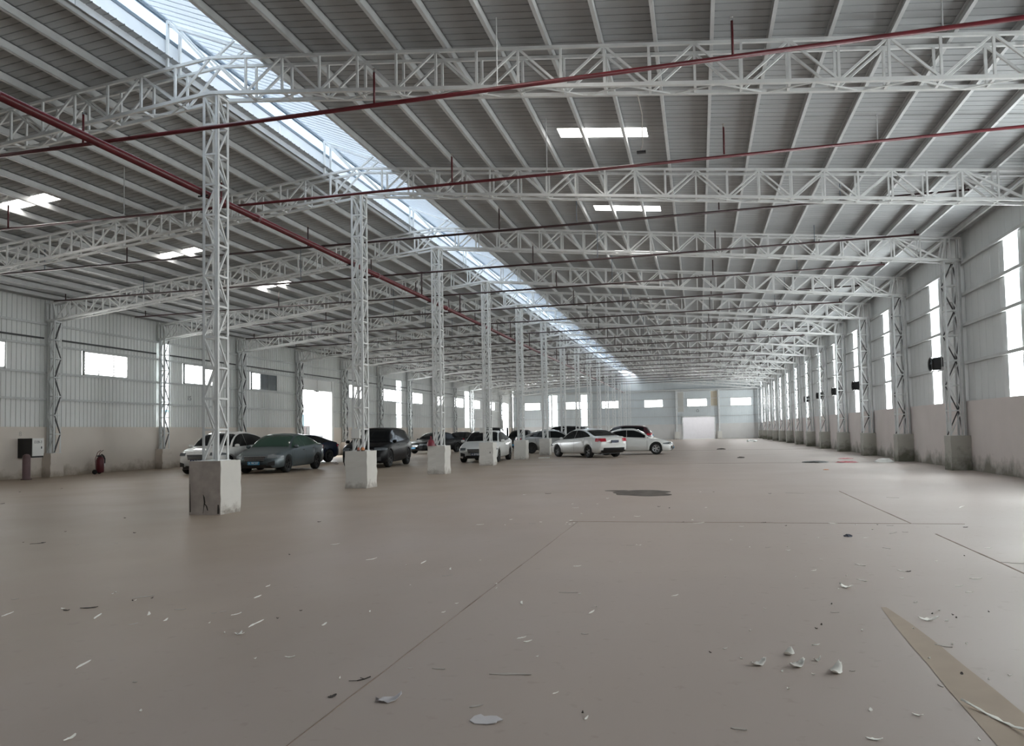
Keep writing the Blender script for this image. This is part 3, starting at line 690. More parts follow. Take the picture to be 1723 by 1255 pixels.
# ================================================================ WALL EQUIPMENT
for i, (y, d) in enumerate([(26.38, 0), (39.1, 1), (44.95, 2), (50.7, 3), (56.5, 4)]):
    fn = thing('exhaust_fan', '%s black exhaust fan on the right wall, counted from the camera' % ORD[i], 'fan', (XW+0.02, y+0.21, 3.31), 0, 'exhaust fans on the right wall')
    b = MB(); b.box(-0.24, 0.06, -0.20, 0.20, -0.20, 0.20); b.build('housing', mat('dark_grey_fan_steel', (0.05, 0.052, 0.055), 0.5) if i == 0 else bpy.data.materials['dark_grey_fan_steel'], fn)
    b = MB(); prof = [(0.17, -0.24), (0.215, -0.25), (0.235, -0.29), (0.215, -0.31), (0.18, -0.28)]
    b.lathe([(r, h) for r, h in prof], n=20, axis='z', closed=True); me = b.mesh('fan_ring', M['black'], True); put('fan_ring', me, fn, (0, 0, 0), (0, math.pi/2, 0))
    b = MB()
    for q in range(5):
        t = 2*math.pi*q/5; b.add([(-0.255, 0.02*math.cos(t+1), 0.02*math.sin(t+1)), (-0.262, 0.17*math.cos(t), 0.17*math.sin(t)), (-0.245, 0.17*math.cos(t+0.6), 0.17*math.sin(t+0.6)), (-0.25, 0.03*math.cos(t+1.6), 0.03*math.sin(t+1.6))], [(0, 1, 2, 3)])
    b.build('fan_blades', M['gutter'], fn)
    b = MB(); b.box(-0.02, 0.0, -0.24, 0.24, -0.24, 0.24); b.build('mounting_flange', M['girt'], fn)
# switch cabinet, standpipe, extinguisher on the left wall
eb = thing('switch_cabinet', 'white wall cabinet with black side and handwriting beside the left column', 'cabinet', (-23.82, 23.14, 1.1))
b = MB(); b.box(-0.33, 0.28, -0.24, 0.24, -0.34, 0.36); b.build('housing', M['black'], eb)
b = MB(); b.box(0.28, 0.30, -0.235, 0.245, -0.28, 0.36); b.build('cabinet_door', M['white'], eb)
b = MB(); b.box(0.30, 0.315, 0.13, 0.155, -0.02, 0.06); b.build('handle', M['black'], eb)
text('lettering', 'D28-3', 0.13, eb, (0.302, 0.0, 0.22), (math.pi/2, 0, math.pi/2), M['ink'])
sp = thing('standpipe', 'stubby purple-brown pipe standing against the left wall below the cabinet', 'pipe', (-23.35, 22.5, 0))
PB = mat('purple_brown_paint', (0.16, 0.10, 0.105), 0.6, noise=0.3, nscale=3)
b = MB(); b.lathe([(0, 0), (0.17, 0), (0.17, 0.03), (0.125, 0.04), (0.125, 0.78), (0.11, 0.85), (0.06, 0.90), (0, 0.91)], n=20); b.build('pipe_body', PB, sp, smooth=True)
ex = thing('wheeled_extinguisher', 'dark red wheeled fire extinguisher with hose standing against the left wall', 'extinguisher', (-23.35, 25.85, 0), 0.25)
RD = mat('dark_red_enamel', (0.11, 0.012, 0.02), 0.35, noise=0.2)
b = MB(); b.lathe([(0, 0.06), (0.12, 0.06), (0.145, 0.10), (0.145, 0.56), (0.11, 0.66), (0.04, 0.70), (0.04, 0.76), (0, 0.76)], n=20); b.build('cylinder', RD, ex, smooth=True)
for s in (-1, 1):
    b = MB(); b.lathe([(0, -0.02), (0.09, -0.02), (0.095, 0), (0.09, 0.02), (0, 0.02)], n=16, axis='y'); me = b.mesh('wheel', M['rubber'], True); put('wheel', me, ex, (-0.12, 0.17*s, 0.095), (0, 0, 0))
    b = MB(); b.path([(-0.1, 0.1*s, 0.1), (-0.14, 0.1*s, 0.6), (-0.05, 0.09*s, 0.86), (0.08, 0.09*s, 0.95)], 0.011, 6); b.build('handle_bar', RD, ex)
b = MB(); b.path([(0.0, 0.09, 0.95-0.17), (0.05, 0.15, 0.72), (0.08, 0.19, 0.6), (0.07, 0.2, 0.42), (0.05, 0.18, 0.36), (0.02, 0.2, 0.45), (0.02, 0.19, 0.62), (0, 0.12, 0.70), (0, 0.0, 0.74)], 0.028, 8); b.build('hose', M['black'], ex)
b = MB(); b.box(0.135, 0.15, 0.03, 0.09, 0.3, 0.42); b.build('tag', M['white'], ex)
b = MB(); b.lathe([(0.03, 0.0), (0.10, 0.02), (0.10, 0.05), (0.03, 0.08)], n=14, closed=True); b.build('gauge_head', M['black'], ex, loc=(-0.02, 0, 0.68))
# controls boxes strapped to middle columns
bx = thing('junction_box', 'small pale junction box fixed to the second middle column', 'box', (XC-0.03, 18.23-PL-0.05, 1.39))
b = MB(); b.box(-0.11, 0.11, -0.04, 0.045, -0.11, 0.12); b.build('housing', M['white'], bx); b = MB(); b.box(-0.12, 0.12, -0.05, 0.05, -0.125, -0.11); b.build('lip', M['dim'], bx)
bx = thing('junction_box', 'small pale junction box fixed to the fourth middle column', 'box', (XC-0.16, 30.23-PL-0.05, 1.46))
b = MB(); b.box(-0.12, 0.12, -0.04, 0.045, -0.10, 0.10); b.build('housing', M['white'], bx); b = MB(); b.box(-0.13, 0.13, -0.05, 0.05, -0.115, -0.10); b.build('lip', M['dim'], bx)
# helmet and lamps on the pedestals
hl = thing('helmet', 'dark red hard helmet lying on top of the third middle pedestal', 'helmet', (XC-0.19, 23.96, 0.95), 0.4)
hl.scale = (0.82, 0.82, 0.95)
HM = mat('dark_red_helmet_shell', (0.19, 0.02, 0.035), 0.35)
b = MB(); b.lathe([(0.17, 0.0), (0.165, 0.03), (0.15, 0.10), (0.12, 0.17), (0.07, 0.22), (0.0, 0.24)], n=20); b.build('shell', HM, hl, smooth=True)
b = MB(); b.add([(0.12, -0.10, 0.0), (0.24, -0.06, 0.0), (0.24, 0.06, 0.0), (0.12, 0.10, 0.0), (0.14, -0.08, 0.03), (0.23, -0.05, 0.012), (0.23, 0.05, 0.012), (0.14, 0.08, 0.03)], [(0, 3, 2, 1), (4, 5, 6, 7), (0, 1, 5, 4), (1, 2, 6, 5), (2, 3, 7, 6), (3, 0, 4, 7)]); b.build('brim', HM, hl)
b = MB(); b.lathe([(0.03, 0.20), (0.035, 0.30), (0.0, 0.36)], n=10); b.build('crest', HM, hl)
OR = mat('orange_plastic', (0.62, 0.22, 0.07), 0.4)
for i, (x, lb, r, c) in enumerate(((0.17, 'right-hand orange warning lamp on the second middle pedestal', 0.045, OR), (0.05, 'left-hand reddish warning lamp on the second middle pedestal', 0.035, mat('reddish_plastic', (0.42, 0.13, 0.08), 0.4)))):
    t = thing('warning_lamp', lb, 'lamp', (XC+x, 17.98, 0.95))
    b = MB(); b.lathe([(0, 0), (r*1.2, 0), (r*1.2, 0.02), (0, 0.02)], n=14); b.build('base', M['black'], t)
    b = MB(); b.lathe([(r, 0.02), (r, 0.05), (r*0.8, 0.085), (0, 0.10)], n=14); b.build('dome', c, t, smooth=True)
# ================================================================ CARS
def itp(P, t):
    """monotone cubic through the points"""
    n = len(P)
    if t <= P[0][0]: return P[0][1]
    if t >= P[-1][0]: return P[-1][1]
    d = [(P[i+1][1]-P[i][1])/(P[i+1][0]-P[i][0]) for i in range(n-1)]
    mm = [d[0]] + [0 if d[i-1]*d[i] <= 0 else 2*d[i-1]*d[i]/(d[i-1]+d[i]) for i in range(1, n-1)] + [d[-1]]
    for i in range(n-1):
        if t <= P[i+1][0]:
            h = P[i+1][0]-P[i][0]; s = (t-P[i][0])/h
            return (2*s**3-3*s*s+1)*P[i][1] + (s**3-2*s*s+s)*h*mm[i] + (-2*s**3+3*s*s)*P[i+1][1] + (s**3-s*s)*h*mm[i+1]
SHAPES = {
 'sedan': dict(top=[(0,.52),(.012,.64),(.05,.73),(.15,.84),(.265,.94),(.33,1.16),(.40,1.35),(.47,1.435),(.55,1.45),(.64,1.42),(.73,1.31),(.81,1.16),(.87,1.075),(.95,1.04),(.985,.98),(1,.80)],
   belt=[(0,.48),(.05,.66),(.15,.76),(.265,.875),(.5,.92),(.8,.985),(.95,.97),(1,.72)], side=(.285,.80,.535), ws=(.272,.415), rw=(.70,.862), tail=(.80,.96), H=1.45),
 'coupe': dict(top=[(0,.50),(.012,.62),(.05,.71),(.15,.83),(.265,.93),(.33,1.14),(.40,1.32),(.47,1.41),(.55,1.42),(.64,1.385),(.74,1.26),(.84,1.12),(.92,1.05),(.97,1.02),(.99,.95),(1,.80)],
   belt=[(0,.46),(.05,.64),(.15,.75),(.265,.865),(.5,.92),(.8,.99),(.95,.96),(1,.72)], side=(.285,.82,.54), ws=(.272,.415), rw=(.71,.90), tail=(.78,.90), H=1.42),
 'suv': dict(top=[(0,.62),(.012,.78),(.05,.90),(.14,.99),(.23,1.06),(.30,1.33),(.37,1.56),(.44,1.655),(.55,1.68),(.70,1.665),(.84,1.61),(.895,1.52),(.94,1.28),(.97,1.10),(.99,1.0),(1,.82)],
   belt=[(0,.58),(.05,.82),(.14,.92),(.23,1.0),(.5,1.04),(.8,1.09),(.95,1.05),(1,.78)], side=(.25,.86,.50), ws=(.238,.375), rw=(.893,.962), tail=(.93,1.08), H=1.68),
 'cuv': dict(top=[(0,.60),(.012,.76),(.05,.87),(.14,.96),(.235,1.03),(.30,1.27),(.38,1.48),(.46,1.575),(.56,1.59),(.68,1.55),(.80,1.45),(.88,1.32),(.94,1.14),(.975,1.03),(.99,.95),(1,.78)],
   belt=[(0,.56),(.05,.79),(.14,.89),(.235,.96),(.5,1.0),(.8,1.06),(.95,1.0),(1,.74)], side=(.25,.85,.50), ws=(.243,.39), rw=(.80,.945), tail=(.86,1.0), H=1.59)}
def bottom_of(sh): return [(0, .30), (.02, .20), (.06, .19), (.9, .22), (.96, .27), (.99, .36), (1, .50)]
def make_car(name, label, category, shape, L, W, x, y, hx, hy, paint, H=None, wb=None, rim='rim', plate='plate_blue', glass='glass', headlamp='lamp', chrome_grille=False, group='parked cars', plate_text='', Rw=None):
    sh = SHAPES[shape]; H = H or sh['H']; ks = H/sh['H']; hw = W/2
    wb = wb or L*0.58; Rw = Rw or (0.325 if shape in ('sedan', 'coupe') else 0.35)
    ang = math.atan2(hy, hx); root = thing(name, label, category, (x, y, 0), ang, group)
    fo = (L-wb)*0.48/L; tf, tr = fo, fo+wb/L
    Wd = [(0, .80), (.02, .885), (.07, .955), (.14, .99), (.3, 1), (.75, 1), (.9, .975), (.97, .92), (1, .84)]
    top = lambda t: itp(sh['top'], t)*ks
    belt = lambda t: min(itp(sh['belt'], t)*ks, top(t)-0.02)
    bot = lambda t: itp(bottom_of(sh), t)
    wid = lambda t: itp(Wd, t)*hw
    def ring(t, arch=True):
        zt, zb, zo, w_ = top(t), belt(t), bot(t), wid(t)
        g = max(0, min(1, (zt-zb-0.03)/(H-zb-0.03 + 1e-6))) ; wr = w_*(0.86-0.16*g)
        za = zo
        if arch:
            for tc in (tf, tr):
                d = abs(t-tc)*L
                if d < Rw+0.045: za = max(za, Rw + math.sqrt((Rw+0.045)**2-d*d)*0.99)
        hb = zb-zo
        P = [(0, zo), (w_*0.80, zo), (w_*0.975, zo+0.10*hb), (w_*1.0, zo+0.45*hb), (w_*0.985, zb-0.10*hb), (w_*0.945, zb), (wr, zt-0.055*g-0.012), (wr*0.80, zt-0.010*g-0.004), (0, zt+0.012*g)]
        if za > zo:
            P[1] = (w_*0.62, zo); P = [P[0], (w_*0.62, zo)] + [(w_*0.62, za)] + [(P[2][0] if za < P[3][1] else P[3][0], max(P[2][1], za)), (P[3][0], max(P[3][1], za+0.005)), (P[4][0], max(P[4][1], za+0.01))] + P[5:]
        else: P = [P[0], P[1], (w_*0.81, zo)] + P[2:]
        return P
    def shift(t, yy):
        w_ = wid(t); a = (abs(yy)/hw)**2.4
        s = 0
        if t < .16: s += 0.26*a*(1-t/.16)
        if t > .88: s -= 0.16*a*((t-.88)/.12)
        return s
    def P3(t, yy, z, off=0.0):
        return (L/2 - t*L - shift(t, yy), yy, z)
    def side_y(t, z):
        P = [p for p in ring(t, False)][2:]
        for a, b in zip(P, P[1:]):
            if min(a[1], b[1]) - 1e-9 <= z <= max(a[1], b[1]) + 1e-9:
                if abs(b[1]-a[1]) < 1e-6: return max(a[0], b[0])
                s = (z-a[1])/(b[1]-a[1]); return a[0]+(b[0]-a[0])*s
        return P[-1][0] if z > P[-2][1] else P[0][0]
    def top_zf(t, yy):
        P = ring(t, False)[-4:]
        for a, b in zip(P, P[1:]):
            if min(a[0], b[0])-1e-9 <= yy <= max(a[0], b[0])+1e-9:
                s = (yy-a[0])/(b[0]-a[0]) if abs(b[0]-a[0]) > 1e-6 else 0; return a[1]+(b[1]-a[1])*s
        return P[0][1]
    ts = set(i/48 for i in range(49)) | {.006, .012, .03, .985, .994}
    for tc in (tf, tr):
        for q in range(-10, 11): ts.add(min(1, max(0, tc + math.sin(q/10*math.pi/2)*(Rw+0.0449)/L)))
        ts.add(tc-(Rw+0.05)/L); ts.add(tc+(Rw+0.05)/L)
    ts = sorted(t for t in ts if 0 <= t <= 1); ts = [t for i, t in enumerate(ts) if i == 0 or t-ts[i-1] > 1e-4]
    b = MB(); k = None; rows = []
    for t in ts:
        P = ring(t); full = [(-p[0], p[1]) for p in P[1:-1]][::-1]
        loop = P + full          # centre bottom -> right side (+y) -> centre top -> left side
        k = len(loop); rows.append([P3(t, p[0], p[1]) for p in loop])
    vs = [p for r in rows for p in r]; fs = []; mi = []
    nb = len(P)
    for i in range(len(rows)-1):
        for j in range(k):
            jj = (j+1) % k; fs.append((i*k+j, i*k+jj, (i+1)*k+jj, (i+1)*k+j)); mi.append(1 if j in (0, 1, k-1, k-2) else 0)
    fs.append(tuple(range(k-1, -1, -1))); mi.append(0); fs.append(tuple((len(rows)-1)*k+i for i in range(k))); mi.append(0)
    b.v = vs; b.f = [f[::-1] for f in fs]; b.mi = mi
    b.build('body', [paint, M['black']], root, smooth=True)
    def patch(nm, grid, m, parent=root, smooth=True):
        q = MB(); r = len(grid); c = len(grid[0]); q.add([p for row in grid for p in row], [(i*c+j, i*c+j+1, (i+1)*c+j+1, (i+1)*c+j) for i in range(r-1) for j in range(c-1)])
        return q.build(nm, m, parent, smooth=smooth)
    # side windows
    a, e, bp = sh['side']
    for s in (-1, 1):
        for (t0, t1) in ((a, bp-0.002), (bp+0.002, e)):
            g = []
            for i in range(19):
                t = t0+(t1-t0)*i/18; zl = belt(t)+0.028*ks; zu = top(t)-0.085*ks
                if t > e-0.12: zl += (t-(e-0.12))*0.25
                if zu-zl < 0.012: zu = zl+0.001
                g.append([P3(t, s*(side_y(t, zl+(zu-zl)*j/4)+0.007), zl+(zu-zl)*j/4) for j in range(5)])
            patch('side_window', g, glass_m(glass))
        # door seams and handles, sill trim
        for t in (a+0.02, bp, e-0.07):
            zl, zu = bot(t)+0.12, belt(t)-0.01
            if abs(t-tr)*L < Rw+0.08: zl = Rw*2+0.12
            patch('door_seam', [[P3(tt, s*(side_y(t, zl+(zu-zl)*j/5)+0.003), zl+(zu-zl)*j/5) for j in range(6)] for tt in (t-0.0012, t+0.0012)], M['black'])
        for t in (bp-0.05, e-0.115):
            z = belt(t)-0.10; q = MB(); yy = side_y(t, z); q.box(L/2-t*L-0.09, L/2-t*L+0.09, min(s*yy, s*(yy+0.025)), max(s*yy, s*(yy+0.025)), z-0.012, z+0.012); q.build('door_handle', M['chrome'] if chrome_grille else paint, root)
        # mirror
        t = a+0.035; z = belt(t)+0.07; yy = side_y(t, belt(t))
        q = MB(); q.lathe([(0.0, -0.10), (0.05, -0.085), (0.07, -0.03), (0.07, 0.04), (0.05, 0.09), (0, 0.10)], n=10, axis='y'); me = q.mesh('mirror', paint, True)
        o = put('mirror', me, root, (L/2-t*L+0.02, s*(yy+0.10), z)); o.scale = (0.9, 0.9, 1.0)
        # head and tail lamps wrap round the corners
        zt0, zt1 = top(.05)-0.17*ks, top(.05)-0.055*ks
        g = [[P3(t, s*(min(side_y(t, z_), wid(t))+0.008), z_) for z_ in [zt0+(zt1-zt0)*j/3*(1-0.5*i/7)+0.02*i/7 for j in range(4)]] for i, t in enumerate([.022+.085*i/7 for i in range(8)])]
        lm = patch('headlamp', g, M[headlamp])
        g = [front_pt(L, top, bot, wid, shift, s*wid(.02)*(0.60+0.36*i/6), zt0+(zt1-zt0)*j/3) for i in range(7) for j in range(4)]
        patch('headlamp', [g[i*4:(i+1)*4] for i in range(7)], M[headlamp])
        if headlamp == 'lamp_dark':
            g = [front_pt(L, top, bot, wid, shift, s*wid(.02)*(0.62+0.30*i/6), zt0+0.01+0.012*j, 0.016) for i in range(7) for j in range(2)]
            patch('lamp_strip', [g[i*2:(i+1)*2] for i in range(7)], M['lamp'], lm)
        za, zb_ = sh['tail'][0]*ks, sh['tail'][1]*ks
        g = [[P3(t, s*(side_y(t, z_)+0.007), z_) for z_ in [za+(zb_-za)*j/3 for j in range(4)]] for t in [.925+.06*i/5 for i in range(6)]]
        patch('tail_lamp', g, M['tail'])
        g = [[rear_pt(L, top, bot, wid, shift, s*wid(.985)*(0.60+0.37*i/6), za+(zb_-za)*j/3) for j in range(4)] for i in range(7)]
        patch('tail_lamp', g, M['tail'])
        # fog intake
        g = [[front_pt(L, top, bot, wid, shift, s*hw*(0.56+0.25*i/4), 0.30+(0.12+0.05*i/4)*j/2) for j in range(3)] for i in range(5)]
        patch('fog_intake', g, M['black'])
    # windscreen, rear window
    t0, t1 = sh['ws']; g = []
    for i in range(13):
        t = t0+(t1-t0)*i/12; wr = ring(t, False)[-3][0]*0.965; g.append([P3(t, wr*(j/6-1), top_zf(t, abs(wr*(j/6-1)))+0.010) for j in range(13)])
    patch('windscreen', g, glass_m(glass))
    t0, t1 = sh['rw']; g = []
    for i in range(11):
        t = t0+(t1-t0)*i/10; wr = ring(t, False)[-3][0]*0.93; g.append([P3(t, wr*(j/6-1), top_zf(t, abs(wr*(j/6-1)))+0.010) for j in range(13)])
    patch('rear_window', g, glass_m('glass'))
    # grille, lower intake, plates
    gz0, gz1 = top(.012)-0.20*ks, top(.012)-0.02*ks
    g = [[front_pt(L, top, bot, wid, shift, hw*0.46*(1-0.18*(1-j/4))*(i/6-1), gz0+(gz1-gz0)*j/4, 0.010) for j in range(5)] for i in range(13)]
    gr = patch('grille', g, M['black'])
    for j in (1, 2, 3):
        zz = gz0+(gz1-gz0)*j/4; g = [[front_pt(L, top, bot, wid, shift, hw*0.42*(i/6-1), zz+dz, 0.016) for dz in (-0.004, 0.004)] for i in range(13)]
        patch('grille_bar', g, M['chrome'], gr)
    if chrome_grille:
        g = [[front_pt(L, top, bot, wid, shift, hw*0.50*(i/6-1), gz1+dz, 0.016) for dz in (0.0, 0.016)] for i in range(13)]; patch('grille_trim', g, M['chrome'], gr)
    g = [[front_pt(L, top, bot, wid, shift, hw*0.50*(i/6-1), 0.235+0.10*j/2, 0.010) for j in range(3)] for i in range(13)]
    patch('lower_intake', g, M['black'])
    zp = gz0-0.055
    q = MB(); xf = front_pt(L, top, bot, wid, shift, 0, zp)[0]; q.box(xf-0.01, xf+0.022, -0.22, 0.22, zp-0.06, zp+0.06); pl = q.build('number_plate', M[plate], root)
    if plate_text: text('lettering', plate_text, 0.115, pl, (xf+0.024, 0, zp), (math.pi/2, 0, math.pi/2), M['white'])
    zr = 0.80*ks if shape in ('sedan', 'coupe') else 0.92*ks
    q = MB(); xr_ = rear_pt(L, top, bot, wid, shift, 0, zr)[0]; q.box(xr_-0.02, xr_+0.01, -0.22, 0.22, zr-0.06, zr+0.06); q.build('number_plate', M[plate], root)
    g = [[rear_pt(L, top, bot, wid, shift, hw*0.80*(i/6-1), 0.31+0.07*j/2) for j in range(3)] for i in range(13)]
    patch('rear_lower_trim', g, M['black'])
    # underbody shade panel and wheels
    q = MB(); q.box(-L*0.42, L*0.42, -hw*0.6, hw*0.6, 0.19, 0.30); q.build('underbody', M['black'], root)
    key = 'wheel%s%.3f' % (rim, Rw)
    if key not in _cache:
        q = MB(); q.lathe([(Rw*0.62, -0.10), (Rw*0.93, -0.105), (Rw, -0.07), (Rw, 0.07), (Rw*0.93, 0.105), (Rw*0.62, 0.10), (Rw*0.60, 0.0)], n=28, axis='y', closed=True); ty = q.mesh('wheel', M['rubber'], True)
        q = MB(); q.lathe([(Rw*0.56, 0.085), (Rw*0.63, 0.098), (Rw*0.63, 0.06), (Rw*0.56, 0.05)], n=28, axis='y', closed=True)
        for i in range(5):
            for dd in (-0.13, 0.13):
                t = 2*math.pi*i/5+dd; t2 = 2*math.pi*i/5+dd*1.6; q.bar((0.03*math.cos(t), 0.07, 0.03*math.sin(t)), (Rw*0.58*math.cos(t2), 0.088, Rw*0.58*math.sin(t2)), 0.034, 0.02, up=(0, 1, 0))
        q.lathe([(0, 0.095), (0.05, 0.09), (0.055, 0.06)], n=12, axis='y'); rm = q.mesh('rim', M[rim])
        q = MB(); q.lathe([(0, 0.03), (Rw*0.6, 0.03)], n=20, axis='y'); dk = q.mesh('brake_disc', M['black']); _cache[key] = (ty, rm, dk)
    ty, rm, dk = _cache[key]
    for t in (tf, tr):
        for s in (-1, 1):
            wobj = put('wheel', ty, root, (L/2-t*L, s*(hw-0.125), Rw), (0, 0, 0 if s > 0 else math.pi)); put('rim', rm, wobj); put('brake_disc', dk, wobj)
    return root
def glass_m(k): return M[k]
def front_pt(L, top, bot, wid, shift, yy, z, off=0.012):
    t = 0.0
    while t < 0.16 and (top(t) < z or bot(t) > z): t += 0.002
    return (L/2 - t*L - shift(t, yy) + off, yy, z)
def rear_pt(L, top, bot, wid, shift, yy, z, off=0.012):
    t = 1.0
    while t > 0.80 and (top(t) < z or bot(t) > z): t -= 0.002
    return (L/2 - t*L - shift(t, yy) - off, yy, z)
def paint(name, c, rough=0.28, metal=0.0, coat=0.5):
    m = bpy.data.materials.new(name); m.use_nodes = True; b = m.node_tree.nodes['Principled BSDF']
    b.inputs['Base Color'].default_value = (*c, 1); b.inputs['Roughness'].default_value = rough; b.inputs['Metallic'].default_value = metal
    b.inputs['Coat Weight'].default_value = coat; b.inputs['Specular IOR Level'].default_value = 0.14 if coat < 0.3 else 0.5; b.inputs['Coat Roughness'].default_value = 0.06
    return m
P_WHITE = paint('pearl_white_car_paint', (0.70, 0.70, 0.68)); P_BLACK = paint('black_car_paint', (0.004, 0.004, 0.005), 0.35, 0.0, 0.03)
P_GREY = paint('blue_grey_car_paint', (0.10, 0.125, 0.135), 0.35, 0.3); P_BLUE = paint('dark_navy_car_paint', (0.010, 0.015, 0.032), 0.32, 0.0, 0.12)
P_CHAR = paint('charcoal_car_paint', (0.012, 0.012, 0.013), 0.35, 0.0, 0.08); P_SILV = paint('silver_grey_car_paint', (0.33, 0.335, 0.33), 0.35, 0.4)
P_RED = paint('dark_maroon_car_paint', (0.055, 0.018, 0.025), 0.3, 0.2)
make_car('car', 'white compact crossover partly hidden behind the nearest middle pedestal', 'car', 'cuv', 4.30, 1.78, -18.35, 26.75, 0.10, -1, P_WHITE, wb=2.61, rim='rim_dark', plate='plate_dark', headlamp='lamp_dark', plate_text='A 268K')
make_car('car', 'blue-grey sedan with a blue number plate, facing the camera right of the white crossover', 'car', 'sedan', 4.70, 1.82, -16.25, 27.3, 0.10, -1, P_GREY, H=1.47, wb=2.72, rim='rim_dark', plate='plate_blue', glass='glass_green', chrome_grille=True, plate_text='A 9K2I7')
make_car('car', 'dark navy hatchback behind the blue-grey sedan, in front of the bright gate', 'car', 'coupe', 4.35, 1.78, -19.75, 34.75, -0.25, -1, P_BLUE, rim='rim_dark', headlamp='lamp_dark')
make_car('car', 'black hatchback half hidden behind the second middle pedestal', 'car', 'cuv', 4.1, 1.75, -17.1, 38.3, 0.02, -1, P_BLACK, H=1.58, rim='rim_dark')
make_car('car', 'large black sport utility vehicle facing the camera right of the second middle pedestal', 'car', 'suv', 4.75, 1.92, -13.65, 30.65, 0.12, -1, P_BLACK, H=1.66, wb=2.80, rim='rim_dark', headlamp='lamp_dark', chrome_grille=True, Rw=0.37)
make_car('car', 'charcoal car seen from its side left of the third middle pedestal', 'car', 'sedan', 4.6, 1.8, -18.2, 50.6, -0.38, -0.92, P_CHAR, rim='rim_dark')
make_car('car', 'charcoal car with a pale bumper between the third pedestal and the white front-facing sedan', 'car', 'sedan', 4.6, 1.8, -19.6, 60.5, -0.1, -1, P_CHAR, rim='rim_dark')
make_car('car', 'white sedan facing the camera, left of the fourth middle pedestal', 'car', 'sedan', 4.67, 1.81, -9.98, 34.85, 0.06, -1, P_WHITE, H=1.46, rim='rim_dark', plate='plate_dark', headlamp='lamp_dark', plate_text='A 5M83')
make_car('car', 'black sport utility vehicle with a yellow plate behind the fourth middle pedestal', 'car', 'suv', 4.7, 1.9, -15.35, 55.0, 0.12, -1, P_BLACK, H=1.72, rim='rim_dark', plate='plate_yellow')
make_car('car', 'dark car right of the black one with the yellow plate, behind the fifth pedestal', 'car', 'sedan', 4.6, 1.8, -13.3, 55.9, 0.02, -1, P_CHAR, H=1.5, rim='rim_dark', headlamp='lamp_dark')
make_car('car', 'silver-grey sedan behind the fifth middle pedestal and the white sedan', 'car', 'sedan', 4.75, 1.83, -9.15, 46.9, 0.97, 0.26, P_SILV, H=1.46, rim='rim_dark')
make_car('car', 'dark sport utility vehicle whose roof shows above the white sedan with red lamps', 'car', 'suv', 4.7, 1.88, -9.95, 55.0, -1, 0.02, P_CHAR, H=1.72, rim='rim_dark')
make_car('car', 'white sedan with red tail lamps, seen from behind and its left side', 'car', 'sedan', 4.90, 1.86, -5.75, 38.9, -0.68, 0.73, P_WHITE, H=1.46, wb=2.83, rim='rim_dark', plate='plate_dark')
make_car('car', 'white sedan seen from its right side, its nose pointing to the open floor', 'car', 'coupe', 4.65, 1.80, -3.72, 41.8, 1, 0.06, P_WHITE, H=1.42, wb=2.70, rim='rim', headlamp='lamp_dark')
make_car('car', 'dark maroon sport utility vehicle behind the white sedan seen from the side', 'car', 'suv', 4.6, 1.85, -5.65, 57.2, -1, 0.05, P_RED, H=1.68, rim='rim_dark')
make_car('car', 'white car parked outside in the yard beyond the open left gate', 'car', 'cuv', 4.2, 1.75, -31, 57.5, 0.2, -1, P_WHITE, H=1.5)
ws = thing('board', 'white board lying under the front wheel of the white sedan with red lamps', 'board', (-7.75, 37.55, 0), 0.1)
mb = MB(); mb.box(-0.28, 0.28, -0.12, 0.12, 0.0, 0.035); mb.build('panel', M['white'], ws); mb = MB(); mb.box(-0.28, 0.28, -0.13, -0.12, 0.0, 0.03); mb.build('edge_strip', M['flake'], ws)
# ================================================================ LITTER ON THE FLOOR
def zone(x, y):
    fb = 'near the camera' if y < 5.2 else ('midway out' if y < 8.5 else 'far out')
    lr = 'left of the long joint' if x < -1.82 else ('between the floor joints' if x < 2.83 else 'right of the floor joints')
    return fb, lr
def curled(L, w_, h_, curl, rr, n=7, thick=0.0025):
    """irregular flake, long in X, its ends curling up off the floor"""
    b = MB(); up_, dn = [], []
    ph = rr.uniform(0, 6)
    for i in range(n+1):
        t = i/n*2-1; x = t*L/2; z = thick + h_*abs(t)**2*(1 if t > 0 else curl); ww = w_/2*(1-0.75*abs(t)**2.2)*(0.8+0.4*rr.random()); yb = 0.12*L*math.sin(t*1.6+ph)*0.5
        up_.append(((x, yb-ww, z+0.3*h_*rr.random()), (x, yb, z), (x, yb+ww, z+0.5*h_*rr.random())))
    vs = [p for r in up_ for p in r]; q = len(vs); vs += [(x, y, max(0.0, z-thick)) for x, y, z in vs]; fs = []
    for i in range(n):
        for j in range(2): a = i*3+j; fs += [(a, a+3, a+4, a+1), (q+a, q+a+1, q+a+4, q+a+3)]
        fs += [(i*3, q+i*3, q+i*3+3, i*3+3), (i*3+2, i*3+5, q+i*3+5, q+i*3+2)]
    fs += [(0, 1, q+1, q), (1, 2, q+2, q+1), (n*3, q+n*3, q+n*3+1, n*3+1), (n*3+1, q+n*3+1, q+n*3+2, n*3+2)]
    b.add(vs, fs); return b
KIND = {'s': ('paint_strip', 'curled white paint strip', 'paint strip', 'flake'), 'f': ('paint_chip', 'tiny white paint chip', 'paint chip', 'flake'), 'm': ('scrap', 'dusty grey scrap', 'scrap', 'dim'), 'd': ('dirt_crumb', 'small dark crumb of dirt', 'dirt crumb', 'speck')}
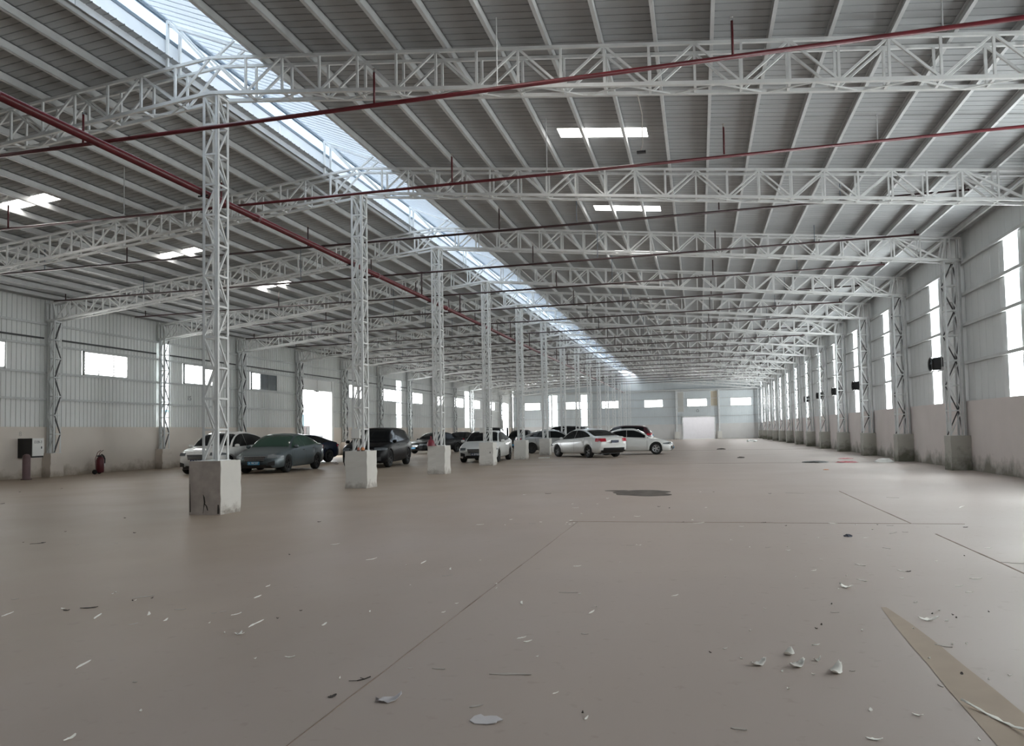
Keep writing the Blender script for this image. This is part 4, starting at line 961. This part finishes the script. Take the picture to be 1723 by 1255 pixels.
LIT = [('s',-4.51,8.79,0.12,0.73),('s',-3.9,6.3,0.06,1.57),('s',-3.73,5.87,0.092,1.35),('s',-3.54,5.28,0.085,1.21),('s',-3.21,5.03,0.2,1.62),('s',-2.69,5.07,0.091,1.68),('s',-2.52,4.31,0.063,0.32),('s',-2.02,3.98,0.03,0.0),('s',-3.71,3.99,0.146,1.85),('s',-2.87,3.01,0.071,1.71),('s',-3.97,5.04,0.092,1.79),('s',-4.25,5.2,0.117,2.11),('s',-4.59,5.07,0.166,2.01),('s',-5.39,5.04,0.146,1.85),('m',-3.15,3.75,0.03,0.0),('m',-4.14,4.91,0.072,0.98),('m',-4.1,5.37,0.089,0.46),('m',-3.74,5.29,0.036,0.98),('m',-3.7,5.35,0.05,0.93),('m',-5.85,5.54,0.058,0.54),('m',-7.99,8.47,0.061,0.17),('m',-7.56,8.65,0.06,0.0),('m',-4.75,5.75,0.17,0.7),('f',-3.58,5.01,0.01,0.0),('f',-3.29,4.77,0.01,0.0),('f',-2.79,3.36,0.01,0.0),('f',-5.15,5.89,0.022,0.46),('f',-5.1,5.27,0.04,0.0),('f',-4.72,5.62,0.02,0.0),('f',-2.72,4.25,0.01,0.0),('f',-5.13,5.83,0.01,0.0),('d',-4.64,5.72,0.02,0.0),('d',-4.74,5.61,0.02,0.0),('d',-5.02,5.22,0.051,0.2),('d',-4.9,5.32,0.13,0.57),('d',-9.34,9.68,0.03,0.0),('d',-17.97,17.12,0.05,0.0),('d',-9.8,11.41,0.04,0.0),('d',-8.1,9.62,0.05,0.0),('d',-4.67,7.99,0.03,0.0),('d',-5.93,11.03,0.06,0.0),('d',-3.09,5.45,0.022,0.46),('d',-15.04,13.9,0.175,1.8),('d',-17.75,18.25,0.071,-0.14),('d',-8.98,8.62,0.02,0.0),('d',-8.66,8.62,0.071,0.14),('d',-8.67,8.53,0.164,0.66),('d',-1.92,3.7,0.05,0.93),('d',-3.14,5.2,0.02,0.0),('s',-2.9,7.63,0.15,1.64),('s',-3.56,7.78,0.157,1.11),('s',-3.22,10.82,0.12,0.08),('s',-2.18,13.24,0.11,0.0),('s',-0.99,11.97,0.1,0.0),('s',-0.23,6.32,0.071,0.79),('s',-0.83,5.68,0.098,1.15),('s',-0.82,5.86,0.028,0.79),('s',-1.19,4.92,0.071,0.79),('s',-1.13,4.84,0.064,0.67),('s',-0.77,3.92,0.036,0.59),('s',-0.56,3.6,0.041,1.33),('s',-1.42,5.91,0.102,1.77),('s',-2.48,7.28,0.124,1.82),('s',-1.24,7.57,0.081,0.52),('m',-2.69,10.95,0.1,0.1),('m',-2.47,11.01,0.098,0.42),('m',-0.83,8.99,0.1,0.1),('m',-1.12,6.34,0.16,-0.06),('m',-0.79,5.07,0.05,0.0),('m',-1.69,4.21,0.03,0.0),('m',-1.52,4.22,0.08,0.0),('m',-1.13,3.68,0.071,0.79),('m',-2.41,6.97,0.113,0.79),('m',-1.08,4.18,0.24,0.0),('f',-3.03,7.47,0.02,0.0),('f',-2.33,7.81,0.02,0.0),('f',-2.59,6.48,0.01,0.0),('f',-1.94,5.83,0.03,0.0),('f',-1.95,5.54,0.032,0.32),('f',-2.53,5.49,0.02,0.0),('f',-1.78,6.44,0.02,0.0),('f',-1.83,6.62,0.03,0.0),('f',-2.83,10.79,0.02,0.0),('f',-2.91,11.46,0.051,0.2),('f',-2.37,11.16,0.04,0.0),('f',-2.35,13.95,0.04,0.0),('f',-1.88,13.95,0.04,0.0),('f',-1.93,12.33,0.03,0.0),('f',-1.97,11.13,0.03,0.0),('f',-1.95,11.39,0.06,0.0),('f',-1.85,11.09,0.03,0.0),('f',-1.89,10.94,0.04,0.0),('f',-1.95,10.93,0.02,0.0),('f',-3.74,15.94,0.07,0.0),('f',-1.83,15.09,0.06,0.0),('f',-1.35,11.85,0.03,0.0),('f',-0.72,9.0,0.03,0.0),('f',-0.83,7.81,0.01,0.0),('f',-1.02,6.29,0.02,0.0),('f',-1.0,4.53,0.01,0.0),('f',-0.76,9.03,0.022,0.46),('d',-0.73,13.48,0.06,0.0),('d',-0.54,13.24,0.03,0.0),('d',-0.59,3.67,0.01,0.0),('d',-0.27,11.26,0.04,0.0),('d',-3.28,16.25,0.14,0.0),('s',-0.04,11.17,0.188,0.44),('s',1.03,7.56,0.058,0.54),('s',0.68,5.01,0.051,0.2),('s',1.8,11.19,0.128,-0.67),('s',1.94,9.8,0.091,0.11),('s',3.06,9.09,0.081,0.12),('s',2.35,7.31,0.1,-0.1),('s',2.11,6.97,0.06,0.0),('s',2.11,6.72,0.061,0.17),('s',1.51,7.89,0.139,-1.04),('s',1.82,7.62,0.114,-0.91),('s',1.37,7.12,0.134,-1.11),('s',0.12,4.85,0.032,0.32),('s',0.54,10.8,0.06,0.0),('s',1.61,4.55,0.022,-0.46),('s',1.48,4.47,0.02,0.0),('s',4.17,13.45,0.659,1.05),('m',2.37,10.26,0.186,0.94),('m',2.53,10.35,0.07,0.0),('m',2.0,8.99,0.108,-0.98),('m',0.94,5.89,0.061,-0.17),('m',0.8,4.51,0.032,-0.32),('m',1.2,4.32,0.045,-1.11),('m',0.73,8.95,0.061,0.17),('m',1.44,5.09,0.098,-0.42),('m',1.89,16.23,0.389,-0.45),('m',3.52,15.18,0.23,-0.6),('m',0.14,3.58,0.071,-0.14),('m',2.96,8.15,0.202,-0.15),('m',2.5,10.99,0.091,0.11),('f',-0.01,16.59,0.04,0.0),('f',0.08,13.32,0.04,0.0),('f',-0.13,11.52,0.03,0.0),('f',0.35,9.49,0.03,0.0),('f',0.53,8.95,0.03,0.0),('f',0.93,8.75,0.05,0.0),('f',0.95,9.02,0.02,0.0),('f',1.19,8.19,0.022,0.46),('f',0.83,7.22,0.022,0.46),('f',0.2,7.16,0.02,0.0),('f',0.45,5.95,0.02,0.0),('f',2.08,11.08,0.032,0.32),('f',1.39,9.77,0.032,0.32),('f',2.28,8.18,0.032,0.32),('f',1.73,7.25,0.04,0.0),('f',1.28,7.33,0.02,0.0),('f',1.59,6.29,0.03,0.0),('f',1.69,6.04,0.02,0.0),('f',1.65,5.74,0.032,0.32),('f',1.37,5.49,0.01,0.0),('f',1.03,5.4,0.02,0.0),('f',0.3,5.3,0.02,0.0),('f',1.59,5.16,0.02,0.0),('f',1.5,5.13,0.01,0.0),('f',0.42,4.45,0.02,0.0),('f',0.42,4.16,0.01,0.0),('f',0.58,4.42,0.01,0.0),('f',1.28,4.81,0.022,0.46),('f',1.15,3.62,0.01,0.0),('f',1.11,6.72,0.01,0.0),('f',0.77,3.91,0.03,0.0),('f',0.21,4.66,0.01,0.0),('f',2.19,10.57,0.03,0.0),('d',0.27,16.58,0.04,0.0),('d',1.14,10.92,0.032,0.32),('d',1.39,16.14,0.06,0.0),('d',2.65,8.54,0.02,0.0),('d',1.61,5.93,0.02,0.0),('d',2.02,6.04,0.01,0.0),('d',0.74,5.41,0.02,0.0),('d',1.37,4.54,0.03,0.0),('d',2.36,11.08,0.02,0.0),('d',3.4,10.87,0.06,0.0),('d',0.87,11.26,0.07,0.0),('d',0.79,5.52,0.022,0.46),('d',1.74,5.91,0.01,0.0),('d',1.74,5.83,0.02,0.0),('d',0.03,4.76,0.01,0.0),('d',0.96,6.16,0.02,0.0),('d',1.87,7.59,0.05,0.0)]
def litter_kind(k, x, y, L): return ('short ' if L < 0.085 else 'long ')*(k in 'sm') + KIND[k][1], zone(x, y)
ranks = {}
for i, (k, x, y, L, a) in enumerate(LIT): ranks.setdefault(litter_kind(k, x, y, min(max(L, 0.018), 0.40)), []).append((math.atan2(x, y), i))
rank = {i: n for g_ in ranks.values() for n, (q, i) in enumerate(sorted(g_))}; size = {i: len(g_) for g_ in ranks.values() for q, i in g_}
ORDL = ['leftmost', 'second from left'] + [o + ' from left' for o in ORD[2:15]] + ['sixteenth from left', 'seventeenth from left', 'eighteenth from left', 'nineteenth from left']
for i, (k, x, y, L, a) in enumerate(LIT):
    rr = random.Random(i); nm, adj, cat, m = KIND[k]; fb, lr = zone(x, y); L = min(max(L, 0.018), 0.40)
    if k in 'sm': adj = ('short ' if L < 0.085 else 'long ') + adj; cat = cat
    w_ = {'s': min(0.018, L*0.22), 'f': L*0.6, 'm': min(0.03, L*0.3), 'd': min(0.03, L*0.55)}[k]; h_ = {'s': 0.006, 'f': 0.006, 'm': 0.002, 'd': 0.006}[k]
    if y > 10: w_ *= 1.6
    b = curled(L, max(w_, 0.008), h_, rr.choice((0, 0.5, 1)), rr)
    b.build(nm, M[m], None, loc=(x, y, 0.0), label=('%s, ' % ORDL[rank[i]] if size[i] > 1 else '') + '%s %s, %s' % (adj, lr, fb), category=cat, group='%s%ss %s, %s' % (adj.split()[0]+' ' if k in 'sm' else '', nm.replace('_', ' '), lr, fb)).rotation_euler = (0, 0, a if L > 0.03 else rr.uniform(0, 3))
def special(nm, label, cat, x, y, b, m, rot=0.0, smooth=True): return b.build(nm, m, None, smooth=smooth, loc=(x, y, 0), label=label, category=cat)
def rotz(o, a): o.rotation_euler = (0, 0, a); return o
def flat_piece(outline, thick, lift):
    n = len(outline); b = MB(); cx = sum(p[0] for p in outline)/n; cy = sum(p[1] for p in outline)/n
    tp = [(x, y, thick+lift*max(0, x)*4) for x, y in outline]; bt = [(x, y, z-thick) for x, y, z in tp]
    b.add([(cx, cy, thick)]+tp+[(cx, cy, 0)]+bt, [(0, i+1, (i+1) % n+1) for i in range(n)] + [(n+1, n+2+(i+1) % n, n+2+i) for i in range(n)] + [(i+1, n+2+i, n+2+(i+1) % n, (i+1) % n+1) for i in range(n)])
    return b
FP = mat('pale_flat_flake', (0.62, 0.59, 0.60), 0.7, noise=0.06, nscale=8)
special('plaster_flake', 'large flat white plaster flake with a notch, front centre of the floor', 'plaster flake', -1.03, 3.50, flat_piece([(-.075, -.01), (-.07, .045), (-.045, .075), (-.02, .05), (.01, .06), (.04, .055), (.085, .005), (.06, -.01), (.06, -.03), (.02, -.045), (-.04, -.045)], 0.004, 0.02), FP, smooth=False)
rotz(special('plaster_flake', 'folded white flake with a dark shadowed edge, left of the large flat flake', 'plaster flake', -1.60, 3.69, curled(0.13, 0.07, 0.03, 0.2, random.Random(5)), FP), 0.5)
rotz(special('bent_sliver', 'long bent cream sliver on the tan stain, front right', 'sliver', 0.0+1.30, 3.87, curled(0.42, 0.018, 0.022, 0.8, random.Random(9), 12), M['flake']), -1.05)
bigs = [(625,865,'paint_curl','crumpled cream curl of paint in the front right cluster',0.12,0.06,0.035,0.6),(588,808,'paint_curl','upright cream leaf-shaped flake behind the crumpled curl',0.08,0.055,0.035,1.2),(445,858,'paint_curl','white curled flake left of the crumpled cream curl',0.11,0.05,0.03,0.9),(812,893,'paint_curl','broad white curled flake right of the crumpled cream curl',0.15,0.06,0.035,1.0),(725,838,'paint_curl','small notched white flake between the leaf-shaped and the broad flake',0.045,0.03,0.02,0.3),(1260,643,'paint_curl','V-shaped white flake on the right floor beyond the tan stain',0.13,0.035,0.03,-0.3),(862,485,'paint_curl','white flake with a dark underside, right of centre',0.13,0.05,0.03,-0.7),(1003,1218,'paint_curl','chunky crumbled white strip at the bottom right edge of the view',0.07,0.02,0.01,0.0),(1210,1102,'paint_curl','thin crescent of white paint front right',0.05,0.012,0.01,-0.6)]
GPOS = [(0.51, 4.55), (0.49, 4.78), (0.3, 4.55), (0.71, 4.48), (0.64, 4.68), (1.53, 5.73), (1.18, 6.79), (0.71, 3.55), (0.97, 3.87)]
for (u, v_, nm, lb, L, w_, h_, a), (x, y) in zip(bigs, GPOS):
    rotz(special(nm, lb, 'paint flake', x, y, curled(L, w_, h_, 0.7, random.Random(u)), M['flake']), a)
def lump(rx, ry, h, seed, n=12, rows=4, rough=0.25):
    rr = random.Random(seed); b = MB(); vs = [(0, 0, h)]
    for k in range(1, rows+1):
        t = k/rows*math.pi/2
        for i in range(n):
            a = 2*math.pi*i/n; q = 1+rr.uniform(-rough, rough)*(0.4 if k == rows else 1); vs.append((rx*math.sin(t)*q*math.cos(a), ry*math.sin(t)*q*math.sin(a), max(0.0, h*math.cos(t)*(1+rr.uniform(-rough, rough))) if k < rows else 0.0))
    fs = [(0, 1+i, 1+(i+1) % n) for i in range(n)]
    for k in range(rows-1):
        for i in range(n): a, c = 1+k*n+i, 1+k*n+(i+1) % n; fs.append((a, a+n, c+n, c))
    fs.append(tuple(1+(rows-1)*n+i for i in range(n))[::-1]); b.add(vs, fs); return b
special('crumpled_bag', 'flattened dark bag on the far right floor, left of the pink rubbish', 'bag', 4.29, 30.0, lump(0.48, 0.5, 0.05, 3), M['black'], smooth=False)
PK = mat('faded_pink_plastic', (0.55, 0.16, 0.18), 0.5, noise=0.3, nscale=9)
special('plastic_scrap', 'faded pink plastic scrap on the far right floor, nearer of two', 'scrap', 5.35, 29.65, lump(0.42, 0.22, 0.05, 4), PK, smooth=False)
special('plastic_scrap', 'faded pink plastic scrap on the far right floor, farther of two', 'scrap', 5.9, 33.0, lump(0.3, 0.3, 0.03, 14), PK, smooth=False)
special('crumpled_bag', 'crumpled white bag near the right wall pedestals', 'bag', 6.65, 29.67, lump(0.35, 0.25, 0.13, 6), M['white'], smooth=False)
special('plastic_scrap', 'small orange scrap on the far right floor', 'scrap', 3.85, 24.86, lump(0.09, 0.08, 0.02, 7), OR, smooth=False)
special('stone', 'small pale stone on the floor between the navy and the large black vehicle', 'stone', -16.73, 32.7, lump(0.13, 0.10, 0.10, 8), M['dim'], smooth=False)
special('clod', 'dark clod of dirt near the far end of the hall', 'clod', 1.35, 49.4, lump(0.28, 0.3, 0.07, 9), M['speck'], smooth=False)
special('clod', 'brown clod of dirt on the far open floor right of the white sedans', 'clod', 1.81, 35.1, lump(0.16, 0.2, 0.05, 10), M['speck'], smooth=False)
special('crumpled_bag', 'small white bag near the right end of the end wall', 'bag', 4.92, 74.6, lump(0.5, 0.5, 0.2, 11), M['white'], smooth=False)
special('foil_scrap', 'small crumpled dark blue foil scrap right of centre', 'scrap', 1.76, 9.9, lump(0.05, 0.05, 0.03, 12), mat('dark_blue_foil', (0.03, 0.035, 0.06), 0.3), smooth=False)
sf = curled(0.07, 0.016, 0.012, 1, random.Random(2)); sf.v += []; q2 = curled(0.06, 0.016, 0.015, 1, random.Random(3)); sf.add([(y, x, z+0.004) for x, y, z in q2.v], [f[::-1] for f in q2.f])
special('paint_curl', 'star-shaped cluster of white paint curls on the left foreground', 'paint flake', -3.16, 4.75, sf, M['flake'])
tw = MB(); tw.path([(-0.03, -0.03, 0.003), (0.0, 0.0, 0.004), (0.02, 0.035, 0.007)], 0.0035, 5); tw.path([(0.0, 0, 0.004), (-0.03, 0.012, 0.005)], 0.0022, 5); tw.path([(-0.03, -0.03, 0.003), (-0.075, -0.04, 0.003)], 0.002, 5)
special('twig', 'small dark forked twig lying by the long floor joint, front left', 'twig', -1.87, 3.98, tw, M['speck'], smooth=False)
